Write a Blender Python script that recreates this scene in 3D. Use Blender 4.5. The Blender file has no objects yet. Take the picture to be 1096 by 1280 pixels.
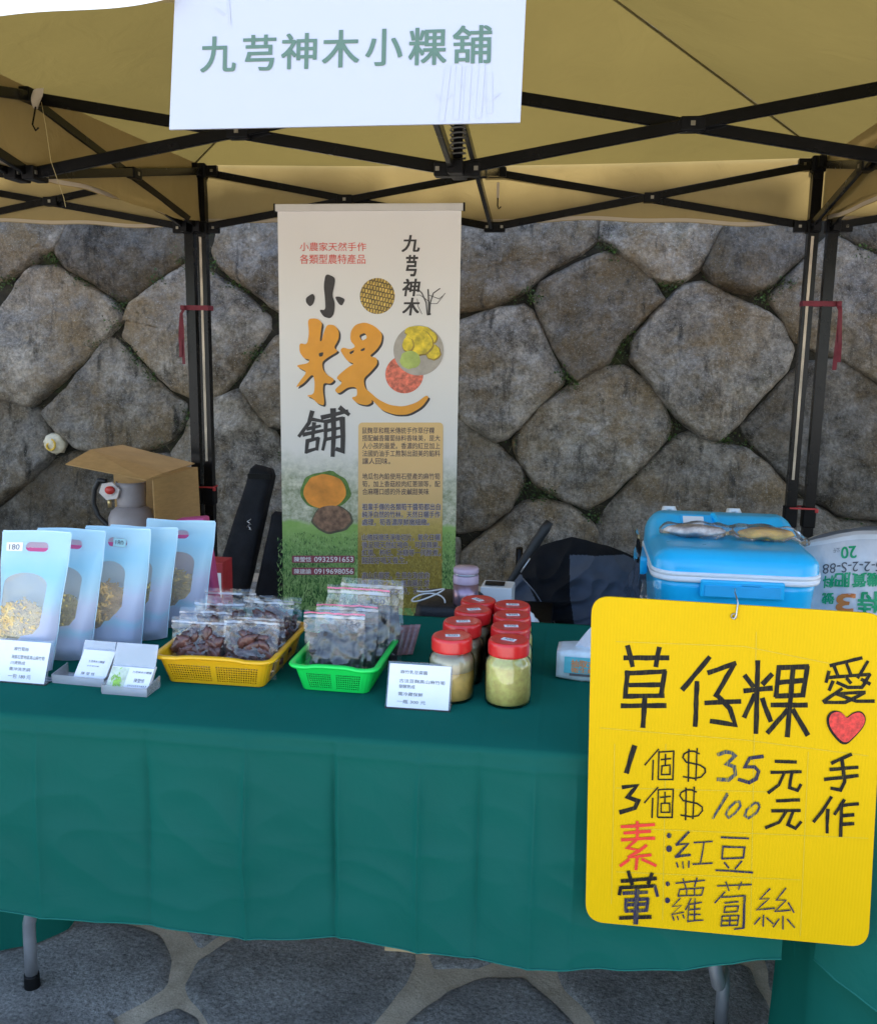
import bpy, bmesh, math, random
import numpy as np
from mathutils import Vector, Matrix, noise
from mathutils.geometry import delaunay_2d_cdt
R_ = math.radians
random.seed(7)
S = bpy.context.scene
COL = S.collection

# ------------------------------------------------------------------ camera, sky, sun, exposure
W, H, FPX = 1096.0, 1280.0, 1177.8
YAW, PITCH, ROLL = R_(-7.7726), R_(10.08), R_(.8192)
CAM = Vector((.3845, -4.6529, 1.41))
_cy, _sy = math.cos(YAW), math.sin(YAW)
FWD = Vector((_sy*math.cos(PITCH), _cy*math.cos(PITCH), -math.sin(PITCH)))
_r = Vector((_cy, -_sy, 0)); _u = _r.cross(FWD)
RGT = math.cos(ROLL)*_r + math.sin(ROLL)*_u
UPV = -math.sin(ROLL)*_r + math.cos(ROLL)*_u
cd = bpy.data.cameras.new('camera'); cam = bpy.data.objects.new('camera', cd); COL.objects.link(cam)
cam.matrix_world = Matrix(((RGT.x, UPV.x, -FWD.x, CAM.x), (RGT.y, UPV.y, -FWD.y, CAM.y), (RGT.z, UPV.z, -FWD.z, CAM.z), (0, 0, 0, 1)))
cd.sensor_fit = 'HORIZONTAL'; cd.sensor_width = 36; cd.lens = 36*FPX/W
cd.clip_start = .05; cd.clip_end = 500
S.camera = cam
SUN_EL, SUN_AZ = R_(52), R_(18)        # azimuth measured from +Y towards +X
wd = bpy.data.worlds.new('World'); S.world = wd; wd.use_nodes = True
nt = wd.node_tree; bg = nt.nodes['Background']
sk = nt.nodes.new('ShaderNodeTexSky'); sk.sky_type = 'NISHITA'; sk.sun_disc = False
sk.sun_elevation = SUN_EL; sk.sun_rotation = SUN_AZ; sk.dust_density = 2.0; sk.air_density = 1.0
nt.links.new(sk.outputs[0], bg.inputs[0]); bg.inputs[1].default_value = .15
sd = bpy.data.lights.new('sun', 'SUN'); sd.energy = 4.0; sd.angle = R_(3); sd.color = (1, .96, .9)
so = bpy.data.objects.new('sun', sd); COL.objects.link(so)
sdir = Vector((math.sin(SUN_AZ)*math.cos(SUN_EL), math.cos(SUN_AZ)*math.cos(SUN_EL), math.sin(SUN_EL)))
so.rotation_euler = sdir.to_track_quat('Z', 'Y').to_euler(); so.location = (0, -6, 8)
S.view_settings.view_transform = 'Standard'; S.view_settings.look = 'None'; S.view_settings.gamma = 1
S.view_settings.exposure = 2.12
S.cycles.max_bounces = 10; S.cycles.transparent_max_bounces = 24; S.cycles.diffuse_bounces = 4
S.cycles.caustics_reflective = False; S.cycles.caustics_refractive = False

# ------------------------------------------------------------------ helpers
def ray(x, y): return FWD + (x-W/2)/FPX*RGT - (y-H/2)/FPX*UPV
def PY(x, y, Y): d = ray(x, y); return CAM + d*((Y-CAM.y)/d.y)
def PZ(x, y, z): d = ray(x, y); return CAM + d*((z-CAM.z)/d.z)
def PP(x, y, o, n): d = ray(x, y); return CAM + d*((o-CAM).dot(n)/d.dot(n))

class MB:
    def __init__(s): s.v = []; s.f = []; s.m = []; s.s = []
    def add(s, vs, fs, m=0, sm=False):
        b = len(s.v); s.v += [Vector(v) for v in vs]
        for f in fs: s.f.append([i+b for i in f]); s.m.append(m); s.s.append(sm)
    def box(s, c, d, m=0, rot=None, bev=0):
        x, y, z = d[0]/2, d[1]/2, d[2]/2
        if bev:
            bm = bmesh.new(); bmesh.ops.create_cube(bm, size=1)
            for v in bm.verts: v.co = Vector((v.co.x*d[0], v.co.y*d[1], v.co.z*d[2]))
            bmesh.ops.bevel(bm, geom=bm.edges[:], offset=bev, segments=2, profile=.5, affect='EDGES')
            bm.verts.index_update(); vs = [v.co.copy() for v in bm.verts]; fs = [[v.index for v in f.verts] for f in bm.faces]; bm.free()
        else:
            vs = [Vector(p) for p in ((-x,-y,-z),(x,-y,-z),(x,y,-z),(-x,y,-z),(-x,-y,z),(x,-y,z),(x,y,z),(-x,y,z))]
            fs = [(0,3,2,1),(4,5,6,7),(0,1,5,4),(1,2,6,5),(2,3,7,6),(3,0,4,7)]
        if rot is not None: vs = [rot @ v for v in vs]
        s.add([v+Vector(c) for v in vs], fs, m)
    def hexa(s, p, m=0):                 # 8 corners: bottom 4 ccw, top 4 ccw
        s.add(p, [(0,3,2,1),(4,5,6,7),(0,1,5,4),(1,2,6,5),(2,3,7,6),(3,0,4,7)], m)
    def bar(s, p, q, w, h, up=(0,0,1), m=0):
        p, q = Vector(p), Vector(q); a = (q-p).normalized(); sd = a.cross(Vector(up)).normalized(); u = sd.cross(a)
        cx, cy = 1-.30, 1-.30*w/h
        pr = ((-cx,-1),(cx,-1),(1,-cy),(1,cy),(cx,1),(-cx,1),(-1,cy),(-1,-cy)); n = 8
        pts = [e + sd*i*w/2 + u*j*h/2 for e in (p, q) for i, j in pr]
        s.add(pts, [tuple(range(n))[::-1], tuple(range(n, 2*n))]+[(i, (i+1) % n, n+(i+1) % n, n+i) for i in range(n)], m)
    def loft(s, rings, m=0, sm=True, cap=(True, True), closed=True):
        n = len(rings[0]); vs = [p for r in rings for p in r]; fs = []
        for k in range(len(rings)-1):
            for i in range(n if closed else n-1):
                j = (i+1) % n; fs.append((k*n+i, k*n+j, (k+1)*n+j, (k+1)*n+i))
        if cap[0]: fs.append(tuple(range(n))[::-1])
        if cap[1]: fs.append(tuple(range((len(rings)-1)*n, len(rings)*n)))
        s.add(vs, fs, m, sm)
    def lathe(s, prof, c, n=32, m=0, cap=(True, True)):
        c = Vector(c)
        s.loft([[c+Vector((r*math.cos(2*math.pi*i/n), r*math.sin(2*math.pi*i/n), z)) for i in range(n)] for r, z in prof], m, True, cap)
    def tube(s, pts, r, n=10, m=0, cap=(True, True)):
        pts = [Vector(p) for p in pts]; rings = []; pu = None
        for i, p in enumerate(pts):
            t = (pts[min(i+1, len(pts)-1)] - pts[max(i-1, 0)]).normalized()
            if pu is None: pu = t.orthogonal().normalized()
            pu = (pu - t*pu.dot(t)).normalized(); b = t.cross(pu)
            rr = r[i] if isinstance(r, (list, tuple)) else r
            rings.append([p + (pu*math.cos(a)+b*math.sin(a))*rr for a in [2*math.pi*k/n for k in range(n)]])
        s.loft(rings, m, True, cap)
    def grid(s, nu, nv, fn, m=0, sm=True):
        vs = [fn(i/nu, j/nv) for j in range(nv+1) for i in range(nu+1)]
        fs = [(j*(nu+1)+i, j*(nu+1)+i+1, (j+1)*(nu+1)+i+1, (j+1)*(nu+1)+i) for j in range(nv) for i in range(nu)]
        s.add(vs, fs, m, sm)
    def flat(s, poly, to3, holes=(), m=0):
        pts = [Vector(p) for p in poly]; edges = [(i, (i+1) % len(poly)) for i in range(len(poly))]
        for h in holes:
            b = len(pts); pts += [Vector(p) for p in h]; edges += [(b+i, b+(i+1) % len(h)) for i in range(len(h))]
        V, E, F, *_ = delaunay_2d_cdt(pts, edges, [], 1 if not holes else 0, 1e-7)
        out = []
        for f in F:
            c = sum((V[i] for i in f), Vector((0, 0)))/len(f)
            if inside(c, poly) and not any(inside(c, h) for h in holes): out.append(f)
        s.add([to3(v) for v in V], out, m)
    def prism(s, poly, to3, m=0):         # to3(p, k): k = 0 front, 1 back
        n = len(poly)
        s.add([to3(p, 0) for p in poly] + [to3(p, 1) for p in poly],
              [tuple(range(n)), tuple(range(2*n-1, n-1, -1))] + [(i, n+i, n+(i+1) % n, (i+1) % n) for i in range(n)], m)
    def blob(s, c, r, sub=2, amp=.2, freq=8, m=0, sc=(1,1,1), seed=0, rot=None):
        bm = bmesh.new(); bmesh.ops.create_icosphere(bm, subdivisions=sub, radius=1)
        o = Vector((seed*7.13, seed*3.7, seed*1.9)); vs = []
        for v in bm.verts:
            d = v.co.normalized(); k = 1+amp*noise.noise(d*freq*.25+o)+amp*.5*noise.noise(d*freq*.6+o)
            q = Vector((d.x*sc[0], d.y*sc[1], d.z*sc[2]))*k*r
            vs.append((rot @ q if rot is not None else q)+Vector(c))
        bm.verts.index_update(); s.add(vs, [[v.index for v in f.verts] for f in bm.faces], m, True); bm.free()

def inside(p, poly):
    c = False; n = len(poly); x, y = p[0], p[1]; j = n-1
    for i in range(n):
        xi, yi = poly[i][0], poly[i][1]; xj, yj = poly[j][0], poly[j][1]
        if (yi > y) != (yj > y) and x < (xj-xi)*(y-yi)/(yj-yi)+xi: c = not c
        j = i
    return c

def rrect(hw, hd, r, nc=5, nx=1, ny=1):
    pts = []
    cs = [(hw-r, -hd+r, -90), (hw-r, hd-r, 0), (-hw+r, hd-r, 90), (-hw+r, -hd+r, 180)]
    for k, (x, y, a0) in enumerate(cs):
        arc = [(x+r*math.cos(R_(a0+90*i/nc)), y+r*math.sin(R_(a0+90*i/nc))) for i in range(nc+1)]
        pts += arc
        x2, y2, a2 = cs[(k+1) % 4]; e = (x2+r*math.cos(R_(a2)), y2+r*math.sin(R_(a2)))
        n = ny if k % 2 == 0 else nx
        for i in range(1, n): pts.append((arc[-1][0]+(e[0]-arc[-1][0])*i/n, arc[-1][1]+(e[1]-arc[-1][1])*i/n))
    return pts

WM = {}                                   # world matrices of roots
def mat_of(o): return WM.get(o.name, Matrix.Identity(4))
def obj(name, mb, mats, parent=None, world=False, mod=None):
    me = bpy.data.meshes.new(name); vs = mb.v; base = Vector((0, 0, 0))
    if world and parent is not None:
        inv = mat_of(parent).inverted(); vs = [inv @ v for v in vs]
    if parent is None:
        xs = [v.x for v in vs]; ys = [v.y for v in vs]; zs = [v.z for v in vs]
        base = Vector(((min(xs)+max(xs))/2, (min(ys)+max(ys))/2, min(zs))); vs = [v-base for v in vs]
    me.from_pydata([tuple(v) for v in vs], [], mb.f)
    for m in (mats if isinstance(mats, (list, tuple)) else [mats]): me.materials.append(m)
    me.polygons.foreach_set('material_index', mb.m); me.polygons.foreach_set('use_smooth', mb.s); me.update()
    o = bpy.data.objects.new(name, me); COL.objects.link(o); o.location = base
    if parent is not None: o.parent = parent; WM[o.name] = mat_of(parent)
    else: WM[o.name] = Matrix.Translation(base)
    if mod:
        sm = o.modifiers.new('solid', 'SOLIDIFY'); sm.thickness = mod; sm.offset = 0
    return o
def tag(o, label, cat, group=None, kind=None):
    if label: o['label'] = label
    if cat: o['category'] = cat
    if group: o['group'] = group
    if kind: o['kind'] = kind
    return o
def thing(name, label, cat, loc, rz=0, group=None):
    o = bpy.data.objects.new(name, None); COL.objects.link(o); o.location = loc; o.rotation_euler = (0, 0, rz); o.empty_display_size = .05
    WM[o.name] = Matrix.Translation(Vector(loc)) @ Matrix.Rotation(rz, 4, 'Z')
    return tag(o, label, cat, group)
def struct(name, mb, mats):
    me = bpy.data.meshes.new(name); me.from_pydata([tuple(v) for v in mb.v], [], mb.f)
    for m in (mats if isinstance(mats, (list, tuple)) else [mats]): me.materials.append(m)
    me.polygons.foreach_set('material_index', mb.m); me.polygons.foreach_set('use_smooth', mb.s)
    o = bpy.data.objects.new(name, me); COL.objects.link(o); o['kind'] = 'structure'; return o

# text: glyph outlines turned into flat mesh, ink box fitted to a quad
_tc = {}
def glyphs(body, bold=0., res=3):
    k = (body, bold, res)
    if k not in _tc:
        c = bpy.data.curves.new('t', 'FONT'); c.body = body; c.size = 1; c.offset = bold; c.resolution_u = res
        o = bpy.data.objects.new('t', c); COL.objects.link(o)
        dg = bpy.context.evaluated_depsgraph_get(); me = o.evaluated_get(dg).to_mesh()
        v = [(p.co.x, p.co.y) for p in me.vertices]; f = [list(p.vertices) for p in me.polygons]
        bpy.data.objects.remove(o); bpy.data.curves.remove(c)
        x0 = min(p[0] for p in v); x1 = max(p[0] for p in v); y0 = min(p[1] for p in v); y1 = max(p[1] for p in v)
        _tc[k] = ([((p[0]-x0)/(x1-x0), (p[1]-y0)/(y1-y0)) for p in v], f)
    return _tc[k]
def text(mb, body, quad, bold=0., m=0, rot180=False, res=3, mirror=False):   # quad: TL, TR, BR, BL in 3D
    tl, tr, br, bl = [Vector(q) for q in quad]; v, f = glyphs(body, 0, res)
    nrm = (tr-tl).cross(tl-bl).normalized(); k = 0; hx = (tr-tl).normalized(); hy = (tl-bl); hh = hy.length; hy = hy.normalized()
    for ox, oy in (((0, 0),) if bold <= 0 else ((-1, -.6), (1, -.6), (-1, .6), (1, .6), (0, 0))):
        out = []; k += 1; sh = (hx*ox+hy*oy)*bold*hh+nrm*k*.00002
        for a, b in v:
            if rot180: a, b = 1-a, 1-b
            if mirror: a = 1-a
            out.append((bl*(1-a)+br*a)*(1-b) + (tl*(1-a)+tr*a)*b + sh)
        mb.add(out, f, m)
def ribbon(mb, pts, w, to3, m=0, lift=0., taper=None):   # marker stroke: to3(x, y, lift)
    p = [Vector((a, b)) for a, b in pts]; L = []; Rr = []; n = len(p)
    for i in range(n):
        d1 = (p[i]-p[i-1]).normalized() if i else (p[1]-p[0]).normalized()
        d2 = (p[i+1]-p[i]).normalized() if i < n-1 else d1
        t = (d1+d2); t = t.normalized() if t.length > 1e-3 else d1
        nn = Vector((-t.y, t.x)); k = min(1.6, 1/max(.4, nn.dot(Vector((-d1.y, d1.x)))))
        hw = w/2*k*(taper[i] if taper else 1)
        q = p[i] - t*(w*.2 if i == 0 else 0) + t*(w*.2 if i == n-1 else 0)
        L.append(q+nn*hw); Rr.append(q-nn*hw)
    mb.add([to3(a.x, a.y, lift) for a in L+Rr], [(i, i+1, n+i+1, n+i) for i in range(n-1)], m)

# ------------------------------------------------------------------ materials
def nodes(name):
    m = bpy.data.materials.new(name); m.use_nodes = True; t = m.node_tree; t.nodes.clear()
    out = t.nodes.new('ShaderNodeOutputMaterial'); return m, t, out
def N(t, ty, **kw):
    n = t.nodes.new(ty)
    for k, v in kw.items():
        if k in n.inputs: n.inputs[k].default_value = v
        else: setattr(n, k, v)
    return n
def c4(c): return (c[0], c[1], c[2], 1)
def noisecol(t, ca, cb, scale, detail=5, lo=.35, hi=.65, vec=None, rough=.6):
    nz = N(t, 'ShaderNodeTexNoise', Scale=scale, Detail=detail, Roughness=rough)
    if vec is not None: t.links.new(vec, nz.inputs['Vector'])
    rp = N(t, 'ShaderNodeValToRGB'); rp.color_ramp.elements[0].position = lo; rp.color_ramp.elements[1].position = hi
    rp.color_ramp.elements[0].color = c4(ca); rp.color_ramp.elements[1].color = c4(cb)
    t.links.new(nz.outputs['Fac'], rp.inputs[0]); return rp.outputs[0], nz
def mixc(t, fac, a, b, mode='MIX'):
    n = N(t, 'ShaderNodeMix', data_type='RGBA', blend_type=mode)
    for s_, v in ((0, fac), (6, a), (7, b)):
        if hasattr(v, 'is_linked'): t.links.new(v, n.inputs[s_])
        else: n.inputs[s_].default_value = v if s_ == 0 else c4(v)
    return n.outputs[2]
def mat(name, col, rough=.5, var=.12, vs=12, bump=0., bs=60, metal=0., coat=0., spec=.5, sss=0., emit=0, bdist=.003, stretch=None, sheen=0):
    m, t, out = nodes(name); p = N(t, 'ShaderNodeBsdfPrincipled', Roughness=rough, Metallic=metal)
    p.inputs['Specular IOR Level'].default_value = spec; p.inputs['Coat Weight'].default_value = coat; p.inputs['Coat Roughness'].default_value = .1
    p.inputs['Sheen Weight'].default_value = sheen
    if sss: p.inputs['Subsurface Weight'].default_value = sss; p.inputs['Subsurface Radius'].default_value = (.01, .008, .005)
    tc = N(t, 'ShaderNodeTexCoord'); v = tc.outputs['Object']
    if stretch:
        mp = N(t, 'ShaderNodeMapping'); mp.inputs['Scale'].default_value = stretch; t.links.new(v, mp.inputs[0]); v = mp.outputs[0]
    a = [max(0, c*(1-var)) for c in col]; b = [min(1, c*(1+var)) for c in col]
    co, _ = noisecol(t, a, b, vs, vec=v); t.links.new(co, p.inputs['Base Color'])
    r2 = N(t, 'ShaderNodeTexNoise', Scale=vs*2.3, Detail=4); t.links.new(v, r2.inputs['Vector'])
    mr = N(t, 'ShaderNodeMapRange'); mr.inputs[3].default_value = max(.02, rough*.8); mr.inputs[4].default_value = min(1, rough*1.2)
    t.links.new(r2.outputs['Fac'], mr.inputs[0]); t.links.new(mr.outputs[0], p.inputs['Roughness'])
    if bump:
        bn = N(t, 'ShaderNodeTexNoise', Scale=bs, Detail=6); t.links.new(v, bn.inputs['Vector'])
        b_ = N(t, 'ShaderNodeBump', Strength=bump, Distance=bdist); t.links.new(bn.outputs['Fac'], b_.inputs['Height']); t.links.new(b_.outputs[0], p.inputs['Normal'])
    t.links.new(p.outputs[0], out.inputs[0]); return m
def film(name, tint=(1, 1, 1), haze=.10, gloss=.16, rough=.12, bump=.5, bs=45):
    m, t, out = nodes(name); tr = N(t, 'ShaderNodeBsdfTransparent'); tr.inputs[0].default_value = c4(tint)
    gl = N(t, 'ShaderNodeBsdfGlossy', Roughness=rough); gl.inputs[0].default_value = (1, 1, 1, 1)
    df = N(t, 'ShaderNodeBsdfDiffuse'); df.inputs[0].default_value = (.85, .87, .9, 1)
    tc = N(t, 'ShaderNodeTexCoord'); bn = N(t, 'ShaderNodeTexNoise', Scale=bs, Detail=2); bn.inputs['Distortion'].default_value = .6
    t.links.new(tc.outputs['Object'], bn.inputs['Vector'])
    b_ = N(t, 'ShaderNodeBump', Strength=bump, Distance=.006); t.links.new(bn.outputs['Fac'], b_.inputs['Height'])
    t.links.new(b_.outputs[0], gl.inputs['Normal'])
    fr = N(t, 'ShaderNodeFresnel', IOR=1.5); t.links.new(b_.outputs[0], fr.inputs['Normal'])
    mm = N(t, 'ShaderNodeMath', operation='MULTIPLY_ADD'); mm.inputs[1].default_value = 1.0; mm.inputs[2].default_value = gloss-.04; t.links.new(fr.outputs[0], mm.inputs[0])
    m1 = N(t, 'ShaderNodeMixShader'); m1.inputs[0].default_value = haze; t.links.new(tr.outputs[0], m1.inputs[1]); t.links.new(df.outputs[0], m1.inputs[2])
    m2 = N(t, 'ShaderNodeMixShader'); t.links.new(mm.outputs[0], m2.inputs[0]); t.links.new(m1.outputs[0], m2.inputs[1]); t.links.new(gl.outputs[0], m2.inputs[2])
    t.links.new(m2.outputs[0], out.inputs[0]); return m
def fabric(name, col, transl=.35, var=.1, vs=3, wr=.25, weave=900, rough=.9):
    m, t, out = nodes(name); tc = N(t, 'ShaderNodeTexCoord'); v = tc.outputs['Object']
    co, _ = noisecol(t, [c*(1-var) for c in col], [c*(1+var) for c in col], vs, vec=v)
    d = N(t, 'ShaderNodeBsdfDiffuse', Roughness=.6); tl = N(t, 'ShaderNodeBsdfTranslucent'); t.links.new(co, d.inputs[0]); t.links.new(co, tl.inputs[0])
    gl = N(t, 'ShaderNodeBsdfGlossy', Roughness=.55)
    b1 = N(t, 'ShaderNodeTexNoise', Scale=7, Detail=5); b1.inputs['Distortion'].default_value = .8; t.links.new(v, b1.inputs['Vector'])
    b2 = N(t, 'ShaderNodeTexNoise', Scale=weave, Detail=1); t.links.new(v, b2.inputs['Vector'])
    bp = N(t, 'ShaderNodeBump', Strength=wr, Distance=.02); t.links.new(b1.outputs['Fac'], bp.inputs['Height'])
    bp2 = N(t, 'ShaderNodeBump', Strength=.15, Distance=.001); t.links.new(b2.outputs['Fac'], bp2.inputs['Height']); t.links.new(bp.outputs[0], bp2.inputs['Normal'])
    for n in (d, tl, gl): t.links.new(bp2.outputs[0], n.inputs['Normal'])
    mx = N(t, 'ShaderNodeMixShader'); mx.inputs[0].default_value = transl; t.links.new(d.outputs[0], mx.inputs[1]); t.links.new(tl.outputs[0], mx.inputs[2])
    m2 = N(t, 'ShaderNodeMixShader'); m2.inputs[0].default_value = .008; t.links.new(mx.outputs[0], m2.inputs[1]); t.links.new(gl.outputs[0], m2.inputs[2])
    t.links.new(m2.outputs[0], out.inputs[0]); return m

def stone_mat(name, kind='wall'):
    m, t, out = nodes(name); p = N(t, 'ShaderNodeBsdfPrincipled', Roughness=.88); p.inputs['Specular IOR Level'].default_value = .25
    tc = N(t, 'ShaderNodeTexCoord'); oi = N(t, 'ShaderNodeObjectInfo'); v = tc.outputs['Object']
    ad = N(t, 'ShaderNodeVectorMath', operation='ADD'); cx = N(t, 'ShaderNodeCombineXYZ'); mu = N(t, 'ShaderNodeMath', operation='MULTIPLY'); mu.inputs[1].default_value = 17
    t.links.new(oi.outputs['Random'], mu.inputs[0]); t.links.new(mu.outputs[0], cx.inputs[0]); t.links.new(mu.outputs[0], cx.inputs[2]); t.links.new(v, ad.inputs[0]); t.links.new(cx.outputs[0], ad.inputs[1]); v2 = ad.outputs[0]
    if kind == 'wall':
        base, _ = noisecol(t, (.060, .051, .039), (.52, .47, .40), 4.5, 13, .38, .62, v2, .82)
        och, n2 = noisecol(t, (0, 0, 0), (.92, .92, .92), 2.0, 9, .46, .62, v2, .7)
        base = mixc(t, och, base, (.27, .20, .115))
        bl, _ = noisecol(t, (0, 0, 0), (.6, .6, .6), 1.9, 7, .52, .7, v, .7)
        base = mixc(t, bl, base, (.28, .275, .27))
        sp = N(t, 'ShaderNodeMapping'); sp.inputs['Scale'].default_value = (9, 9, 1.2); t.links.new(v2, sp.inputs[0])
        stv, _ = noisecol(t, (0, 0, 0), (1, 1, 1), 1.6, 6, .56, .72, sp.outputs[0], .6)
        base = mixc(t, stv, base, (.060, .056, .048))
        sp2 = N(t, 'ShaderNodeMapping'); sp2.inputs['Scale'].default_value = (14, 14, 2); t.links.new(v2, sp2.inputs[0])
        lt, _ = noisecol(t, (0, 0, 0), (.75, .75, .75), 2.4, 9, .60, .72, sp2.outputs[0], .75)
        base = mixc(t, lt, base, (.42, .41, .39))
        mo, _ = noisecol(t, (0, 0, 0), (.6, .6, .6), 3.1, 8, .58, .75, v2, .7)
        base = mixc(t, mo, base, (.10, .095, .045))
        fine, _ = noisecol(t, (.5, .5, .5), (1.42, 1.42, 1.42), 52, 10, .3, .7, v2, .75)
        base = mixc(t, 1.0, base, fine, 'MULTIPLY')
        spk, _ = noisecol(t, (0, 0, 0), (1, 1, 1), 150, 5, .60, .66, v2, .65)
        base = mixc(t, spk, base, (.55, .53, .49))
        vd = N(t, 'ShaderNodeTexNoise', Scale=5, Detail=6, Roughness=.65); t.links.new(v2, vd.inputs['Vector'])
        va = N(t, 'ShaderNodeVectorMath', operation='MULTIPLY_ADD'); va.inputs[1].default_value = (.35, .35, .35); t.links.new(vd.outputs['Color'], va.inputs[0]); t.links.new(v2, va.inputs[2])
        vo = N(t, 'ShaderNodeTexVoronoi', feature='DISTANCE_TO_EDGE', Scale=2.6); t.links.new(va.outputs[0], vo.inputs['Vector'])
        cr = N(t, 'ShaderNodeMapRange'); cr.inputs[1].default_value = .002; cr.inputs[2].default_value = .012; t.links.new(vo.outputs['Distance'], cr.inputs[0])
        cm, _ = noisecol(t, (0, 0, 0), (1, 1, 1), 1.7, 3, .30, .38, v2, .5)
        crk = N(t, 'ShaderNodeMath', operation='MAXIMUM'); t.links.new(cr.outputs[0], crk.inputs[0]); t.links.new(cm, crk.inputs[1])
        base = mixc(t, crk.outputs[0], (.085, .075, .062), base)
        hs = N(t, 'ShaderNodeHueSaturation'); mr = N(t, 'ShaderNodeMapRange'); mr.inputs[3].default_value = .55; mr.inputs[4].default_value = 1.35
        t.links.new(oi.outputs['Random'], mr.inputs[0]); t.links.new(mr.outputs[0], hs.inputs['Value']); t.links.new(base, hs.inputs['Color']); base = hs.outputs[0]
        b1s, b2s = 22, 120
    else:
        base, _ = noisecol(t, (.165, .152, .134), (.38, .355, .32), 5, 11, .3, .7, v, .7)
        fine, _ = noisecol(t, (.35, .35, .35), (1.75, 1.75, 1.75), 110, 8, .34, .66, v, .8)
        base = mixc(t, 1.0, base, fine, 'MULTIPLY')
        du, _ = noisecol(t, (0, 0, 0), (.6, .6, .6), 4.3, 8, .56, .72, v, .7)
        base = mixc(t, du, base, (.2, .18, .15))
        b1s, b2s = 60, 260
    n1 = N(t, 'ShaderNodeTexNoise', Scale=b1s, Detail=10, Roughness=.7); t.links.new(v2, n1.inputs['Vector'])
    n2 = N(t, 'ShaderNodeTexNoise', Scale=b2s, Detail=6, Roughness=.7); t.links.new(v2, n2.inputs['Vector'])
    bp = N(t, 'ShaderNodeBump', Strength=1.0, Distance=.055 if kind == 'wall' else .012); t.links.new(n1.outputs['Fac'], bp.inputs['Height'])
    bp2 = N(t, 'ShaderNodeBump', Strength=.7, Distance=.003); t.links.new(n2.outputs['Fac'], bp2.inputs['Height']); t.links.new(bp.outputs[0], bp2.inputs['Normal'])
    if kind == 'wall':
        bp3 = N(t, 'ShaderNodeBump', Strength=1.0, Distance=.012); t.links.new(crk.outputs[0], bp3.inputs['Height']); t.links.new(bp2.outputs[0], bp3.inputs['Normal']); bp2 = bp3
    t.links.new(bp2.outputs[0], p.inputs['Normal']); t.links.new(base, p.inputs['Base Color']); t.links.new(p.outputs[0], out.inputs[0]); return m

BLACK = mat('black_metal', (.005, .005, .0055), .26, .2, 6, 0, 200, spec=.22)
BLACKP = mat('black_plastic', (.005, .005, .0055), .45, .3, 30, .1, 150, spec=.14)
BOLT = mat('bolt_steel', (.34, .31, .25), .35, .1, 30, metal=.9)
STEEL = mat('grey_steel', (.56, .57, .60), .30, .08, 20, .03, 200, metal=.8)
WHITEP = mat('white_board', (.82, .83, .86), .5, .02, 6)
PAPER = mat('white_paper', (.82, .83, .84), .7, .02, 20)
INK = mat('black_ink', (.010, .009, .010), .6, .2, 30, spec=.15)
GREYINK = mat('grey_ink', (.10, .10, .11), .6, .2, 30)
# ------------------------------------------------------------------ stone shapes shared by wall and paving
def chaikin(p, it=2, q=.22):
    for _ in range(it):
        o = []
        for i in range(len(p)):
            a, b = p[i], p[(i+1) % len(p)]; o += [a*(1-q)+b*q, a*q+b*(1-q)]
        p = o
    return p
def resample(p, n):
    L = [0.]
    for i in range(len(p)): L.append(L[-1]+(p[(i+1) % len(p)]-p[i]).length)
    out = []; k = 0
    for i in range(n):
        s = L[-1]*i/n
        while L[k+1] < s: k += 1
        f = (s-L[k])/max(1e-9, L[k+1]-L[k]); out.append(p[k]*(1-f)+p[(k+1) % len(p)]*f)
    return out
def lattice(x0, x1, y0, y1, d, avoid, rnd, sy=.9):
    seeds = []; j = 0; y = y0
    while y < y1:
        x = x0 + (d/2 if j % 2 else 0)
        while x < x1:
            seeds.append(Vector((x+rnd.uniform(-.25, .25)*d, y+rnd.uniform(-.22, .22)*d))); x += d
        y += d*sy; j += 1
    cells = []
    for s_ in seeds:
        poly = [s_+Vector((a, b)) for a, b in ((-d, -d), (d, -d), (d, d), (-d, d))]
        for q in seeds:
            if q is s_ or (q-s_).length > 2.4*d: continue
            n = q-s_; mid = (q+s_)/2; o = []
            for i in range(len(poly)):
                a, b = poly[i], poly[(i+1) % len(poly)]; da, db = (a-mid).dot(n), (b-mid).dot(n)
                if da <= 0: o.append(a)
                if da*db < 0: o.append(a+(b-a)*(da/(da-db)))
            poly = o
            if not poly: break
        if len(poly) < 3: continue
        if any(inside(s_, a) or any(inside(s_*.3+p*.7, a) for p in poly) for a in avoid): continue
        cells.append(poly)
    return cells

# ------------------------------------------------------------------ ground: mortar sheet and crazy paving
gm, t, out = nodes('mortar'); p = N(t, 'ShaderNodeBsdfPrincipled', Roughness=.92); tc = N(t, 'ShaderNodeTexCoord')
base, _ = noisecol(t, (.38, .29, .19), (.70, .57, .41), 11, 11, .3, .7, tc.outputs['Object'], .7)
fn, _ = noisecol(t, (.75, .75, .75), (1.2, 1.2, 1.2), 220, 4, .3, .7, tc.outputs['Object'], .7); base = mixc(t, 1., base, fn, 'MULTIPLY')
nb = N(t, 'ShaderNodeTexNoise', Scale=70, Detail=8, Roughness=.7); t.links.new(tc.outputs['Object'], nb.inputs['Vector'])
bp = N(t, 'ShaderNodeBump', Strength=.7, Distance=.006); t.links.new(nb.outputs['Fac'], bp.inputs['Height']); t.links.new(bp.outputs[0], p.inputs['Normal'])
t.links.new(base, p.inputs['Base Color']); t.links.new(p.outputs[0], out.inputs[0])
g = MB(); g.add([(-90, -90, 0), (90, -90, 0), (90, 90, 0), (-90, 90, 0)], [(0, 1, 2, 3)]); struct('ground', g, gm)
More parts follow.
